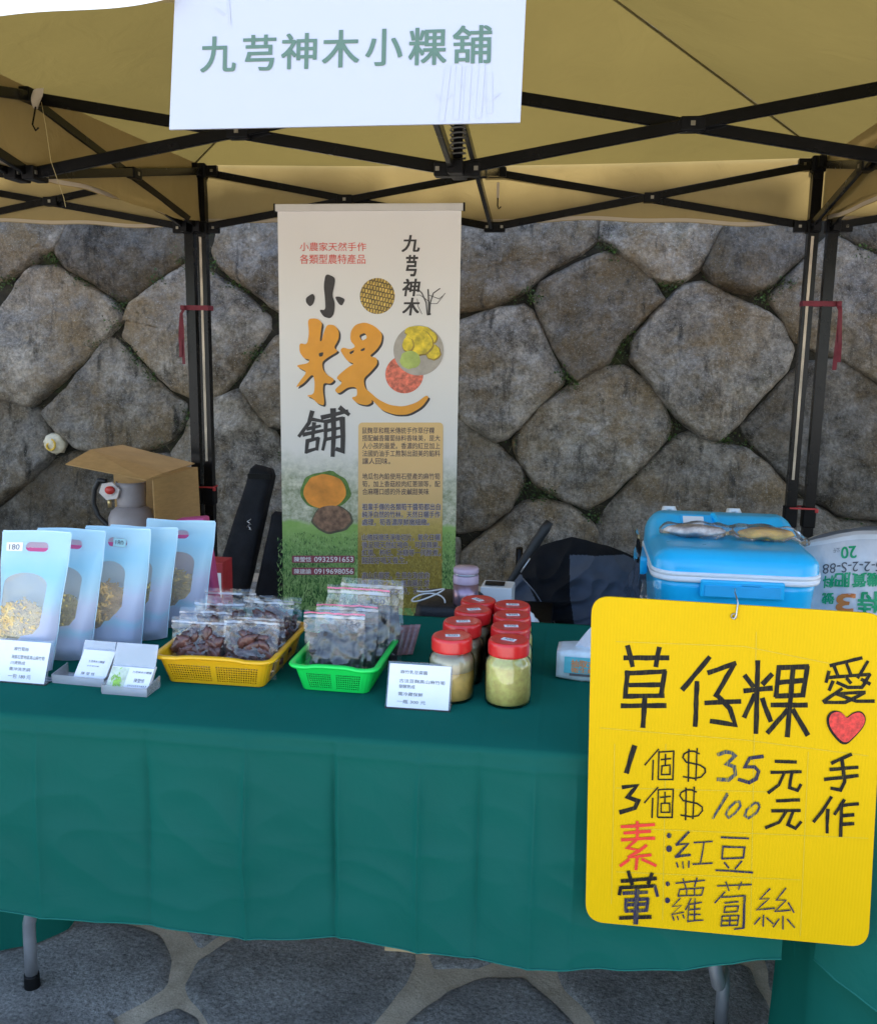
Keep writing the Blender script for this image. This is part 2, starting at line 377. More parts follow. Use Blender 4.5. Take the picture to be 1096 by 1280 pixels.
g = MB(); g.add([(-40, -40, .012), (40, -40, .012), (40, -5.5, .012), (-40, -5.5, .012)], [(0, 1, 2, 3)]); struct('bounce_sheet', g, mat('pale_bounce', (.46, .44, .41), .9, .1, 3, .3, 60))  # unseen pale sheet behind the camera, added to bounce light under the canopy
PAVE_PX = [
 [(87,1150),(153,1155),(199,1171),(213,1198),(208,1234),(172,1257),(135,1275),(180,1330),(-60,1345),(-140,1250),(-60,1170),(30,1162)],
 [(224,1152),(301,1157),(250,1185)], [(307,1166),(420,1168),(511,1176),(517,1208),(503,1234),(472,1270),(440,1310),(330,1322),(268,1300),(255,1270),(232,1234),(250,1200)],
 [(222,1262),(243,1276),(250,1325),(120,1335),(150,1300),(189,1275)], [(530,1188),(560,1181),(640,1194),(592,1211),(545,1211)],
 [(511,1279),(560,1241),(609,1224),(654,1224),(687,1251),(714,1279),(730,1330),(490,1340)], [(717,1195),(800,1192),(880,1200),(932,1208),(948,1240),(969,1280),(970,1330),(775,1335),(745,1279),(708,1236),(698,1213)],
 [(955,1190),(1100,1195),(1120,1260),(990,1270),(965,1235)]]
pav = [[PZ(x, y, 0).xy for x, y in q] for q in PAVE_PX]
rnd = random.Random(3)
rest = [q for q in lattice(-5, 5, -5.4, .4, .52, pav, rnd)]
PST = stone_mat('paving_stone', 'pave')
ps = MB()
for si, q in enumerate(pav + rest):
    q = [Vector(p_) for p_ in q]; c = sum(q, Vector((0, 0)))/len(q); fine = si < len(pav)
    if not fine: q = [c+(p_-c)*(1-.012/max(.05, (p_-c).length)) for p_ in q]
    else: q = [c+(p_-c)*(1+.010/max(.05, (p_-c).length)) for p_ in q]
    b = resample(chaikin(q, 2, .08), 90 if fine else 28); rings = []; m = 16 if fine else 5
    b = [p_ + Vector((noise.noise((p_.x*14, p_.y*14, 1)), noise.noise((p_.x*14, p_.y*14, 9))))*.007 for p_ in b]
    for k in range(m+1):
        s_ = 1-(k/m)**1.4*.98; ring = []
        for p_ in b:
            q2 = c+(p_-c)*s_; d = (p_-c).length*(1-s_)
            h = -.004+.012*(1-math.exp(-d/.012))+.004*noise.fractal((q2.x*4+si, q2.y*4, 0), 1, 2, 4)*min(1, d/.03)
            ring.append(Vector((q2.x, q2.y, h)))
        rings.append(ring)
    ps.loft(rings, 0, True, (False, True))
struct('paving_stones', ps, PST)

# ------------------------------------------------------------------ retaining wall of boulders
WO, WN = Vector((0, .80, 0)), Vector((0, -1, .11)).normalized()
WU = Vector((1, 0, 0)); WV = WU.cross(-WN).normalized() * -1
if WV.z < 0: WV = -WV
def wall2(x, y): d = PP(x, y, WO, WN)-WO; return Vector((d.dot(WU), d.dot(WV)))
ST = [
 [(-60,225),(96,225),(87,272),(71,311),(49,316),(30,330),(10,344),(-30,350),(-70,330)],
 [(94,262),(98,225),(238,225),(240,318),(210,336),(184,355),(158,374),(143,371),(120,354),(84,333),(72,318)],
 [(36,333),(68,333),(103,355),(143,380),(149,398),(137,412),(114,432),(88,458),(61,484),(40,504),(24,501),(-4,492),(-40,496),(-70,420),(-2,386),(8,372),(20,350)],
 [(163,384),(150,402),(162,378),(197,352),(230,329),(262,341),(302,367),(332,395),(333,412),(314,435),(298,464),(283,480),(264,496),(240,496),(211,482),(195,466),(172,440),(151,419)],
 [(131,421),(146,428),(173,457),(203,487),(226,504),(227,523),(213,546),(190,558),(158,562),(122,562),(97,558),(67,533),(55,515),(86,484),(115,442)],
 [(-2,499),(32,509),(45,514),(60,543),(58,572),(30,601),(0,625),(-45,640),(-80,570),(-60,505)],
 [(-60,668),(0,634),(31,608),(63,578),(92,565),(112,569),(160,569),(206,567),(228,610),(235,700),(225,790),(-60,800)],
 [(246,506),(264,501),(297,487),(309,501),(331,531),(352,561),(372,600),(385,690),(380,790),(240,790),(238,700),(232,610),(210,570),(228,545),(234,530)],
 [(342,422),(329,438),(315,458),(302,484),(315,503),(338,532),(360,528),(398,520),(408,450),(366,416)],
 [(268,296),(286,225),(402,225),(404,372),(346,387),(319,365),(292,345),(271,328),(264,312)],
 [(410,225),(486,225),(486,372),(505,384),(500,410),(420,410),(408,380)],
 [(494,225),(738,225),(745,278),(746,300),(721,318),(682,337),(652,362),(618,379),(577,387),(536,392),(494,368)],
 [(540,408),(577,401),(613,388),(652,381),(664,389),(674,412),(686,441),(701,466),(701,479),(668,509),(633,543),(618,548),(594,533),(572,517),(530,500),(512,436)],
 [(668,372),(678,352),(721,330),(758,315),(788,322),(813,348),(828,374),(803,396),(775,421),(759,450),(721,474),(709,460),(693,431),(679,402)],
 [(752,225),(908,225),(905,275),(888,306),(873,333),(848,350),(828,349),(800,328),(772,308),(752,298)],
 [(917,225),(1018,225),(1009,313),(965,351),(941,362),(897,352),(881,334),(895,308),(909,278)],
 [(853,358),(880,353),(912,369),(951,386),(978,404),(992,436),(984,461),(951,494),(922,528),(902,548),(878,543),(855,524),(834,501),(809,468),(791,451),(793,426),(820,392)],
 [(963,372),(1012,321),(1040,293),(1075,309),(1110,326),(1140,400),(1140,490),(1096,474),(1060,449),(1035,439),(1000,424),(984,400)],
 [(1048,282),(1060,225),(1170,225),(1170,320),(1120,322),(1076,300)],
 [(929,535),(990,468),(1010,455),(1045,449),(1080,469),(1120,499),(1150,560),(1150,648),(1052,643),(1016,620),(987,601),(961,570),(938,549)],
 [(642,549),(673,511),(716,481),(757,459),(780,459),(803,475),(824,500),(837,529),(832,549),(800,582),(765,616),(736,633),(711,626),(673,607),(650,578)],
 [(762,632),(805,589),(840,551),(868,539),(897,555),(931,563),(963,586),(984,612),(986,660),(990,790),(770,790),(752,690),(748,655)],
 [(572,521),(594,540),(623,559),(652,588),(651,607),(633,636),(606,658),(572,664),(530,660),(520,600),(532,536)],
 [(620,657),(653,631),(677,626),(707,633),(741,658),(756,690),(765,790),(575,790),(580,690)],
 [(1014,629),(1050,652),(1096,655),(1150,660),(1170,790),(998,790),(992,690),(990,625)],
 [(412,416),(505,414),(504,440),(524,505),(522,525),(470,540),(410,516)], [(362,540),(410,525),(470,546),(515,536),(512,600),(522,662),(572,672),(570,790),(395,790),(392,690),(380,600)]]
wst = [[wall2(x, y) for x, y in q] for q in ST]
rnd = random.Random(11)
lo = min(v.y for q in wst for v in q); hi = max(v.y for q in wst for v in q)
out_cells = [q for q in lattice(-6.5, 6, -.3, 3.6, .62, wst, rnd, .8)]
WST = stone_mat('boulder_rock')
em, t, out = nodes('joint_earth'); p = N(t, 'ShaderNodeBsdfPrincipled', Roughness=.95); tc = N(t, 'ShaderNodeTexCoord')
base, _ = noisecol(t, (.010, .009, .006), (.050, .042, .026), 14, 9, .3, .7, tc.outputs['Object'], .7)
gr, _ = noisecol(t, (0, 0, 0), (1, 1, 1), 5, 7, .55, .68, tc.outputs['Object'], .7); base = mixc(t, gr, base, (.045, .06, .018))
nb = N(t, 'ShaderNodeTexNoise', Scale=40, Detail=8, Roughness=.75); t.links.new(tc.outputs['Object'], nb.inputs['Vector'])
bp = N(t, 'ShaderNodeBump', Strength=1, Distance=.02); t.links.new(nb.outputs['Fac'], bp.inputs['Height']); t.links.new(bp.outputs[0], p.inputs['Normal'])
t.links.new(base, p.inputs['Base Color']); t.links.new(p.outputs[0], out.inputs[0])
wall = thing('retaining_wall', 'retaining wall of large grey brown boulders behind the stall', 'stone wall', (0, .8, 0))
wb = MB()
def wallp(u, v, h): return WO+WU*u+WV*v+WN*h
wb.hexa([wallp(-7, -.1, -.055), wallp(7, -.1, -.055), wallp(7, -.1, -1.2), wallp(-7, -.1, -1.2), wallp(-7, 3.5, -.055), wallp(7, 3.5, -.055), wallp(7, 3.5, -1.2), wallp(-7, 3.5, -1.2)])
obj('earth_backing', wb, em, wall, True)
edgepts = []
for si, q in enumerate(wst + out_cells):
    q = [Vector(p_) for p_ in q]; c = sum(q, Vector((0, 0)))/len(q); fine = si < len(wst)
    rd = random.Random(si*13+5)
    q = [c+(p_-c)*(1+(.030 if fine else .02)/max(.05, (p_-c).length)) for p_ in q]
    n, m = (130, 42) if fine else (48, 12)
    b = resample(chaikin(q, 2, .055), n)
    b = [p_ + Vector((noise.fractal((p_.x*9, p_.y*9, si), 1, 2, 4), noise.fractal((p_.x*9, p_.y*9, si+40), 1, 2, 4)))*.008 for p_ in b]
    R0 = sum((p_-c).length for p_ in b)/n
    tx, ty = rd.uniform(-.08, .08), rd.uniform(-.12, .02); rings = []
    facets = [(Vector((rd.uniform(-1, 1), rd.uniform(-1, 1))).normalized(), rd.uniform(.15, .6), rd.uniform(.06, .20)) for _ in range(6)]
    for k in range(m+1):
        s_ = 1-(k/m)**1.55*.985; ring = []
        for p_ in b:
            r = p_-c; q2 = c+r*s_; d = r.length*(1-s_); l = (q2-c)
            h = -.10+.11*(1-math.exp(-d/.011))+.022*(1-s_*s_)+tx*l.x/R0*.7+ty*l.y/R0*.7
            for fd, fo, fs in facets:
                e = l.dot(fd)-fo*R0
                if e > 0: h -= min(e, .45*R0-fo*R0*.3 if fo < .5 else e)*fs*.75
            w = min(1, d/.03); h = max(h, -.10+.085*(1-math.exp(-d/.011)))
            P3 = (q2.x*3.2+si*3.1, q2.y*3.2, si*1.7)
            h += .030*noise.fractal(P3, .9, 2.1, 5)*w
            rg = noise.ridged_multi_fractal((q2.x*5.5+si, q2.y*5.5+si*.3, si), .9, 2.2, 5, 1.0, 2.0); h += .016*(rg-1)*w
            st_ = noise.noise((q2.x*7+si*2, q2.y*4, 3)); h += .028*(math.floor(st_*5)/5-st_)*w
            ring.append(wallp(q2.x, q2.y, h))
        rings.append(ring)
    mb = MB(); mb.loft(rings, 0, True, (False, True)); obj('boulder', mb, WST, wall, True)
    if fine:
        edgepts += [(p_, (p_-c).normalized()) for p_ in b]
# weeds and straw in the joints
LEAF = mat('weed_leaf', (.055, .11, .022), .6, .45, 30)
MOSS = mat('moss_leaf', (.05, .06, .018), .8, .5, 40)
STRAW = mat('dry_straw', (.38, .31, .19), .8, .25, 40)
wd_ = MB(); rd = random.Random(21)
spots = [wall2(x, y) for x, y in ((12,344),(8,350),(40,322),(55,318),(66,322),(90,338),(100,345),(112,352),(152,380),(150,376),(195,348),(188,352),(228,325),(118,428),(140,404),(160,432),(172,448),(182,462),(190,470),(236,322),(268,330),(290,352),(305,362),(325,384),(320,440),(312,450),(230,520),(225,532),(200,556),(640,372),(655,362),(668,372),(760,305),(770,312),(832,355),(845,352),(850,348),(890,345),(955,372),(968,362),(985,352),(780,424),(770,436),(757,450),(715,478),(705,470),(690,488),(840,512),(846,530),(832,545),(905,550),(915,548),(930,556),(740,645),(690,618),(672,620),(655,612),(1080,312),(1088,318),(300,476),(350,570),(1060,648),(800,585),(640,545))]
for sp in spots:
    wild = rd.random(); nl = int(40+60*wild)
    for _ in range(nl):
        q = sp+Vector((rd.gauss(0, .032), rd.gauss(0, .026))); o = wallp(q.x, q.y, rd.uniform(-.04, .006))
        d = (WN*rd.uniform(.2, 1)+Vector((rd.uniform(-1, 1), 0, rd.uniform(-.6, 1)))).normalized(); s_ = d.cross(Vector((rd.uniform(-1, 1), rd.uniform(-1, 1), rd.uniform(-1, 1)))).normalized()
        L = rd.uniform(.006, .018)*(1.3 if wild > .5 else .9); w = L*rd.uniform(.25, .4)
        wd_.add([o, o+d*L*.5+s_*w, o+d*L, o+d*L*.5-s_*w], [(0, 1, 2, 3)], 0 if rd.random() < .6 else 1)
for _ in range(5200):
    p_, nn = rd.choice(edgepts)
    if noise.noise((p_.x*3, p_.y*3, 5)) < -.1: continue
    q = p_+nn*rd.uniform(-.012, .02); o = wallp(q.x, q.y, rd.uniform(-.075, -.03)); d = (WN+Vector((rd.uniform(-1, 1), 0, rd.uniform(-1, 1)))).normalized(); s_ = d.orthogonal().normalized(); L = rd.uniform(.006, .014)
    wd_.add([o, o+d*L*.5+s_*L*.35, o+d*L, o+d*L*.5-s_*L*.35], [(0, 1, 2, 3)], 1)
for _ in range(420):
    p_, nn = rd.choice(edgepts); o = wallp(p_.x+rd.uniform(-.02, .02), p_.y, rd.uniform(-.05, 0)); d = (WN*rd.uniform(.1, .6)+Vector((rd.uniform(-1, 1), 0, rd.uniform(-1, .5)))).normalized(); s_ = d.orthogonal().normalized(); L = rd.uniform(.03, .08)
    wd_.add([o-s_*.0007, o+s_*.0007, o+d*L+Vector((0, 0, -.01))], [(0, 1, 2)], 2)
tag(obj('joint_weeds', wd_, [LEAF, MOSS, STRAW]), 'small green weeds, moss and dry straw growing in the wall joints', 'weeds', None, 'stuff')

# ------------------------------------------------------------------ canopy tents
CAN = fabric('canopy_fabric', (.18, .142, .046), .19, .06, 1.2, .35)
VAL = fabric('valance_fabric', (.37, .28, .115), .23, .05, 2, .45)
HEM = fabric('hem_tape', (.60, .52, .40), .2, .05, 2, .1)
REDINK = mat('red_ink', (.55, .06, .05), .6, .1, 30)
LEG_REFL = mat('leg_groove', (.46, .39, .31), .45, .25, 8, metal=.2)  # beige reflection on the leg profile, put into the colour
def make_tent(label, own=True):
    T = thing('canopy_tent', label, 'canopy tent', (0, -1.5, 0), 0, 'pop up canopy tents in a row')
    E, ZE, ZP, ZV = 1.495, 2.265, 2.80, 1.985
    c = MB()
    cor = [(-E, -1.5-E), (E, -1.5-E), (E, -1.5+E), (-E, -1.5+E)]
    for k in range(4):
        a, b = cor[k], cor[(k+1) % 4]
        def fn(u, v, a=a, b=b):
            ex = a[0]*(1-u)+b[0]*u; ey = a[1]*(1-u)+b[1]*u
            x = ex*(1-v); y = -1.5+(ey+1.5)*(1-v)
            sag = .05*math.sin(math.pi*u)*math.sin(math.pi*v)*(1-v*.4)
            w = .006*noise.fractal((x*2.2, y*2.2, k), 1, 2, 3)
            return Vector((x, y, ZE+(ZP-ZE)*v-sag-.02*math.sin(math.pi*u)*(1-v)+w*math.sin(math.pi*v)))
        c.grid(26, 20, fn)
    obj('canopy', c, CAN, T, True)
    # hip seams
    s_ = MB()
    for x, y in cor:
        pts = []
        for i in range(21):
            v = i/20*.97; pts.append(Vector((x*(1-v), -1.5+(y+1.5)*(1-v), ZE+(ZP-ZE)*v-.006)))
        s_.tube(pts, .0045, 5)
    obj('hip_seam', s_, fabric('seam_fabric', (.22, .18, .08), .1), T, True)
    for k in range(4):
        a, b = cor[k], cor[(k+1) % 4]; nx, ny = (b[1]-a[1])/(2*E), -(b[0]-a[0])/(2*E); vb = MB(); front = k == 0
        def fn(u, v, dz=0):
            x = a[0]*(1-u)+b[0]*u; y = a[1]*(1-u)+b[1]*u
            w = abs(.010*math.sin(u*19+k)+.018*noise.noise((u*6, k*3, .5+v*.6)))*v+(.02*v if k == 2 else 0)
            sg = .022*math.sin(math.pi*u)*(1-v)
            zb = ZV+.012*math.sin(u*11+k*2)+(.004*math.sin(u*40))
            return Vector((x+nx*(w+.012), y+ny*(w+.012), (ZE-sg+.004)*(1-v)+zb*v))
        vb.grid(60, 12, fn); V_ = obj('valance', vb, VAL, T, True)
        hm = MB(); hm.grid(60, 1, lambda u, v: fn(u, 1)+Vector((-nx*.0025, -ny*.0025, .003+.016*v))); obj('hem', hm, HEM, V_, True)
        if k == 1 and own:
            tx = MB()
            for i in range(3):
                y1 = -.26-i*.2; text(tx, '農會市'[i], [(E+.004, y1-.0, 2.22), (E+.004, y1-.16, 2.22), (E+.004, y1-.16, 2.06), (E+.004, y1, 2.06)], .02, 0, False, 3, True)
            obj('lettering', tx, REDINK, V_, True)
    L = 1.455; lo, hi, mz = 1.965, 2.235, 2.215
    for sx, sy in ((-1, 1), (1, 1), (-1, -1), (1, -1)):
        X, Y = sx*L, -1.5+sy*1.5
        lg = MB(); lg.box((X, Y, 1.16), (.046, .046, 2.22), 0); leg = obj('leg', lg, BLACK, T, True)
        gb = MB(); gb.box((X-.004, Y-.0242, 1.36), (.012, .0025, 1.12), 0); obj('groove', gb, LEG_REFL, leg, True)  # strip painted as the reflection along the leg front
        for zz, hh in ((hi, .07), (lo, .06)):
            jb = MB(); jb.box((X, Y, zz), (.062, .062, hh), 0, None, .006); jb.box((X-sx*.055, Y, zz), (.06, .03, .05)); jb.box((X, Y-sy*.055, zz), (.03, .06, .05))
            jo = obj('corner_bracket', jb, BLACKP, T, True)
            bb = MB(); bb.box((X-sx*.06, Y-.017, zz), (.012, .006, .012)); obj('bolt', bb, BOLT, jo, True)
        jb = MB(); jb.box((X, Y, .62), (.06, .06, .10), 0, None, .006); obj('leg_slider', jb, BLACKP, T, True)
        fb = MB(); fb.box((X, Y, .012), (.09, .09, .012), 0, None, .003); fb.box((X, Y, .06), (.054, .054, .10)); obj('foot', fb, BLACKP, T, True)
    def scissor(A, B, off, topA=hi, topB=mz, w=.016, h=.034):
        A, B = Vector(A), Vector(B); d = (B-A).normalized(); s2 = Vector((-d.y, d.x, 0))*off
        z = lambda P_, zz: Vector((P_.x, P_.y, zz))
        m1 = MB(); m1.bar(z(A, topA)+s2, z(B, lo)+s2, w, h); b1 = obj('scissor_bar', m1, BLACK, T, True)
        m2 = MB(); m2.bar(z(A, lo)-s2, z(B, topB)-s2, w, h); obj('scissor_bar', m2, BLACK, T, True)
        c_ = (z(A, (topA+lo)/2)+z(B, (topB+lo)/2))/2; kb = MB(); sd_ = Vector((-d.y, d.x, 0))
        rot = Matrix.Rotation(math.atan2(d.y, d.x), 3, 'Z')
        kb.box(c_, (.075, .05, .044), 0, rot, .005); kk = obj('pivot', kb, BLACKP, T, True)
        for e in (-1, 1): bb = MB(); bb.box(c_+sd_*.026*e, (.014, .004, .014), 0, rot); obj('bolt', bb, BOLT, kk, True)
    c4_ = [(-L, -3, 0), (L, -3, 0), (L, 0, 0), (-L, 0, 0)]
    for k in range(4):
        A, B = Vector(c4_[k]), Vector(c4_[(k+1) % 4]); M_ = (A+B)/2
        scissor(A, M_, .012); scissor(B, M_, .012)
        jb = MB(); rot = Matrix.Rotation(math.atan2((B-A).y, (B-A).x), 3, 'Z')
        for zz in (mz, lo): jb = MB(); jb.box((M_.x, M_.y, zz), (.10, .045, .045), 0, rot, .005); jo = obj('mid_bracket', jb, BLACKP, T, True)
        for e in (-1, 1):
            for f_ in (-1, 1): bb = MB(); bb.box(Vector((M_.x, M_.y, lo))+rot @ Vector((e*.035, f_*.0245, 0)), (.012, .004, .012), 0, rot); obj('bolt', bb, BOLT, jo, True)
        scissor(M_, (0, -1.5, 0), .014, mz, mz, .018, .038)
    for zz in (mz, lo):
        hb = MB(); hb.box((0, -1.5, zz), (.15, .05, .045), 0, None, .006); hb.box((0, -1.5, zz), (.05, .15, .043), 0, None, .006); hub = obj('center_hub', hb, BLACKP, T, True)
    for e in (-1, 1): bb = MB(); bb.box((e*.062, -1.526, lo), (.013, .004, .013)); obj('bolt', bb, BOLT, hub, True)
    pb = MB(); pb.tube([(0, -1.5, lo+.02), (0, -1.5, ZP-.03)], .016, 12); pb.tube([(0, -1.5, ZP-.07), (0, -1.5, ZP-.015)], [.03, .045], 16); obj('center_pole', pb, BLACK, T, True)
    sp = MB(); sp.tube([(.024*math.cos(a), -1.5+.024*math.sin(a), lo+.035+.125*a/(2*math.pi*8)) for a in [i*.35 for i in range(int(2*math.pi*8/.35))]], .0032, 6); obj('spring', sp, mat('spring_steel', (.12, .12, .12), .35, .1, 30, metal=.8), T, True)
    return T
def copy_tree(o, parent=None):
    c = o.copy(); COL.objects.link(c); c.parent = parent
    for ch in list(o.children): copy_tree(ch, c)
    return c
tent = make_tent('olive pop up canopy tent with black scissor frame over the stall')
for dx, lb in ((-2.975, 'neighbouring tent with beige valance beyond the left tent leg'), (2.995, 'neighbouring tent with beige valance beyond the right tent leg')):
    c = copy_tree(tent); c.location.x += dx; c['label'] = lb
    for ch in list(c.children):
        for g2 in list(ch.children):
            if g2.name.startswith(('lettering', 'groove')): bpy.data.objects.remove(g2)
# maroon ribbons tying neighbouring legs together, strings and hooks
MAR = mat('maroon_ribbon', (.16, .018, .035), .7, .2, 20, .3, 200)
def ribbon_tie(xc, z, w, lab, side, tail):
    b = MB()
    b.loft([[(xc-w/2+px, -.0+py, z+dz) for px, py in ((0, -.034), (w, -.034), (w, .034), (0, .034))] for dz in (-.012, .0, .012)], 0, False, (False, False))
    x0 = xc+side*w*.5
    for k in range(2):
        pts = [Vector((x0+.006*k, -.038-.004*k, z)), Vector((x0+side*.012, -.05, z-.03)), Vector((x0+side*(.012+.012*k), -.045, z-tail*.55)), Vector((x0+side*(.01+.016*k), -.042, z-tail*(1-.12*k)))]
        b.grid(2, 12, lambda u, v, pts=pts: pts[min(2, int(v*3))].lerp(pts[min(3, int(v*3)+1)], v*3-min(2, int(v*3)))+Vector(((u-.5)*.018, .004*math.sin(u*3+v*9), 0)))
    b.box((x0+side*.006, -.046, z), (.022, .018, .024), 0, None, .005)
    tag(obj('ribbon', b, MAR), lab, 'ribbon')
ribbon_tie(-1.485, 1.575, .125, 'maroon ribbon tied round the tent legs left of the banner', -1, .28)
ribbon_tie(1.505, 1.62, .15, 'maroon ribbon tied round the tent legs above the sack', 1, .30)
for X, lb in ((-1.485, 'thin red tie round the left tent legs low down'), (1.505, 'thin red tie round the right tent legs low down')):
    b = MB(); b.loft([[(X-.06+px, py, .665+dz) for px, py in ((0, -.036), (.12, -.036), (.12, .036), (0, .036))] for dz in (-.004, .004)], 0, False, (False, False)); b.box((X+.064, -.03, .655), (.016, .010, .02), 0, None, .004)
    tag(obj('cord_tie', b, mat('red_cord', (.42, .03, .03), .6, .2, 20)), lb, 'tie')
b = MB(); b.tube([(-1.40, -1.53, 2.19), (-1.39, -1.53, 2.12), (-1.372, -1.54, 2.0), (-1.33, -1.545, 1.88), (-1.325, -1.545, 1.85)], .0009, 5)
tag(obj('string', b, mat('thread', (.55, .45, .22), .8)), 'thin loose thread hanging from the left side of the frame', 'string')
b = MB(); b.tube([(-1.41, -1.55, 2.17), (-1.413, -1.57, 2.11), (-1.40, -1.575, 2.09), (-1.392, -1.57, 2.10)], .003, 6)
b.grid(5, 5, lambda u, v: Vector((-1.415+.035*u*(1-.5*v), -1.555-.012*math.sin(v*3+u*4), 2.215-.05*v+.015*u*(1-v))), 1)
tag(obj('strap_hook', b, [BLACK, HEM]), 'black wire hook with beige fabric strap on the left frame joint', 'hook')
b = MB(); b.box((.014, -.03, 2.13), (.012, .003, .07)); b.tube([(.014, -.032, 2.095), (.014, -.032, 2.06), (.02, -.034, 2.045), (.03, -.034, 2.055)], .0035, 6, 1)
tag(obj('hook', b, [HEM, BLACK]), 'small dark hook on a pale strap under the back valance right of the banner', 'hook')
# ------------------------------------------------------------------ stall table and cloth
TZ = .744
CLOTH = fabric('green_cloth', (.007, .112, .083), .05, .05, 2.5, .22, 1400)
HEMG = fabric('cloth_hem', (.018, .155, .118), .06, .05, 2.5, .1)
X0, X1, YF, YB = -.748, .765, -3.165, -2.402
T = thing('folding_table', 'white topped folding table with curved grey steel legs under the green cloth', 'table', (0, -2.78, 0))
b = MB(); b.box((.008, (YF+YB)/2, .718), (X1-X0-.03, YB-YF-.03, .04), 0, None, .008); obj('tabletop', b, WHITEP, T, True)
for sx in (-1, 1):
    xe = -.70 if sx < 0 else .70
    for sy, yb, yf in ((-1, -2.97, -2.935 if sx < 0 else -2.86), (1, -2.55, -2.52)):
        b = MB(); xf = -.735 if sx < 0 else .742
        b.tube([(xe-sx*(.016 if sx < 0 else 0), yb, .70), (xe-sx*(.016 if sx < 0 else 0), yb, .30), (xe-sx*(.012 if sx < 0 else 0), yb+.004, .25), (xe+sx*.012, yb+.012, .20), (xf-sx*.006, yf-.006, .165), (xf-sx*.001, yf, .13), (xf, yf, .03)], .0135, 14)
        lg = obj('leg', b, STEEL, T, True)
        b = MB(); b.lathe([(.0165, 0), (.0175, .004), (.0165, .035), (.0155, .04)], (xf, yf, 0), 16); obj('foot_cap', b, BLACKP, lg, True)
    b = MB(); b.tube([(xe, -2.97, .55), (xe, -2.55, .55)], .011, 10); obj('cross_bar', b, STEEL, T, True)

def px2X(x): return PY(x, 1000, YF-.01).x
creaseX = [(px2X(x), a) for x, a in ((51, .010), (182, -.010), (309, .016), (416, -.014), (422, .014), (524, .016), (598, -.010), (668, .011), (720, .006))]
FOLD = [(-9, 0)]+[(px2X(x), a) for x, a in ((-70, -.010), (51, .014), (182, -.012), (309, .018), (419, -.014), (524, .016), (598, -.008), (668, .014), (760, -.010), (860, .012), (960, -.004))]+[(9, 0)]
def drapeY(x, z):
    f = (TZ-z)/.38; y = 0
    for cx, a in creaseX: y += a*math.exp(-abs(x-cx)/.008)*min(1, f*4)*(1-.6*max(0, f-.6)/.4)
    for i in range(len(FOLD)-1):
        if FOLD[i][0] <= x < FOLD[i+1][0]: k = (x-FOLD[i][0])/(FOLD[i+1][0]-FOLD[i][0]); y += (FOLD[i][1]*(1-k)+FOLD[i+1][1]*k)*.7*min(1, f*1.6)*(1-.45*max(0, f-.45)/.55); break
    y += .003*math.sin((x+.3)*9+1.2)*f
    y += .010*noise.noise((x*3.6, z*1.2, 2))*f + .0035*noise.noise((x*9+z*6, z*7-x*3, 7))*min(1, f*2)
    y += .0045*(1-abs(noise.noise((x*7+z*9, z*10-x*4, 4)))*2.4)*min(1, f*2)
    zc = .715-.012*(x+.2)*.4+.004*noise.noise((x*8, 0, 1)); y += .0035*math.exp(-abs(z-zc)/.006)
    y += .003*math.exp(-abs(z-.548-.02*x)/.006)*(.4+.6*noise.noise((x*5, 3, 0)))
    return -y
def hemZ(x):
    t = (x+.64)/1.38
    return .362+.006*t+.045*max(0, (x-.36)/.38)**1.6+.0025*math.sin(x*8+1)
cb = MB(); NU = 620
rows = []
# back drape, top, rounded front edge, front drape as one sheet; v runs back to front
vs = [(-1, i/6) for i in range(7)] + [(0, i/30) for i in range(1, 30)] + [(1, i/5) for i in range(6)] + [(2, i/90) for i in range(1, 91)]
def cloth_pt(x, kind, v):
    ex = max(0, (x-(X1-.004)))
    if kind == -1: return Vector((x, YB+.006, .50+(TZ-.506)*v))
    if kind == 0:
        y = YB+(YF-YB)*v; z = TZ+.0006*noise.noise((x*6, y*6, 0))+.0009*noise.noise((x*2, y*15, 3))
        for cx, a in creaseX: z += .0010*math.exp(-abs(x-cx)/.005)*(1 if a > 0 else -1)
        return Vector((x, y, z))
    if kind == 1:
        a = v*math.pi/2; r = .008; return Vector((x, YF+r-.0-r*math.sin(a)-.004*v, TZ-r+r*math.cos(a)))
    zt = TZ-.008; zb = hemZ(x); z = zt+(zb-zt)*v
    return Vector((x, YF-.004+drapeY(x, z)-.015*v, z))
for k, v in vs: rows.append([cloth_pt(X0+(X1-X0)*i/NU, k, v) for i in range(NU+1)])
cb.v = [p for r in rows for p in r]
for j in range(len(rows)-1):
    for i in range(NU): cb.f.append([j*(NU+1)+i, j*(NU+1)+i+1, (j+1)*(NU+1)+i+1, (j+1)*(NU+1)+i]); cb.m.append(0); cb.s.append(True)
# end drapes, joined to the sheet at the table corners
for xe, sg in ((X0, -1), (X1, 1)):
    zf = hemZ(xe)
    def fn(u, v):
        y = YF-.004+(YB+.01-YF)*u; zb = zf+.03*math.sin(u*math.pi)+.02*u; fl = (1-u)**8
        return Vector((xe+sg*(.012*v+.012*math.sin(u*14+1)*v), y+drapeY(xe, TZ-.3*v)*fl-.015*v*fl, TZ-.002+(zb-TZ+.002)*v))
    cb.grid(50, 30, fn)
cloth = tag(obj('tablecloth', cb, CLOTH), 'dark green tablecloth with sharp fold creases on the stall table', 'tablecloth')
WM[cloth.name] = Matrix.Translation(cloth.location)
hb = MB(); hb.tube([cloth_pt(X0+(X1-X0)*i/160, 2, 1)+Vector((0, -.001, .001)) for i in range(161)], .0016, 5); obj('hem', hb, HEMG, cloth, True)

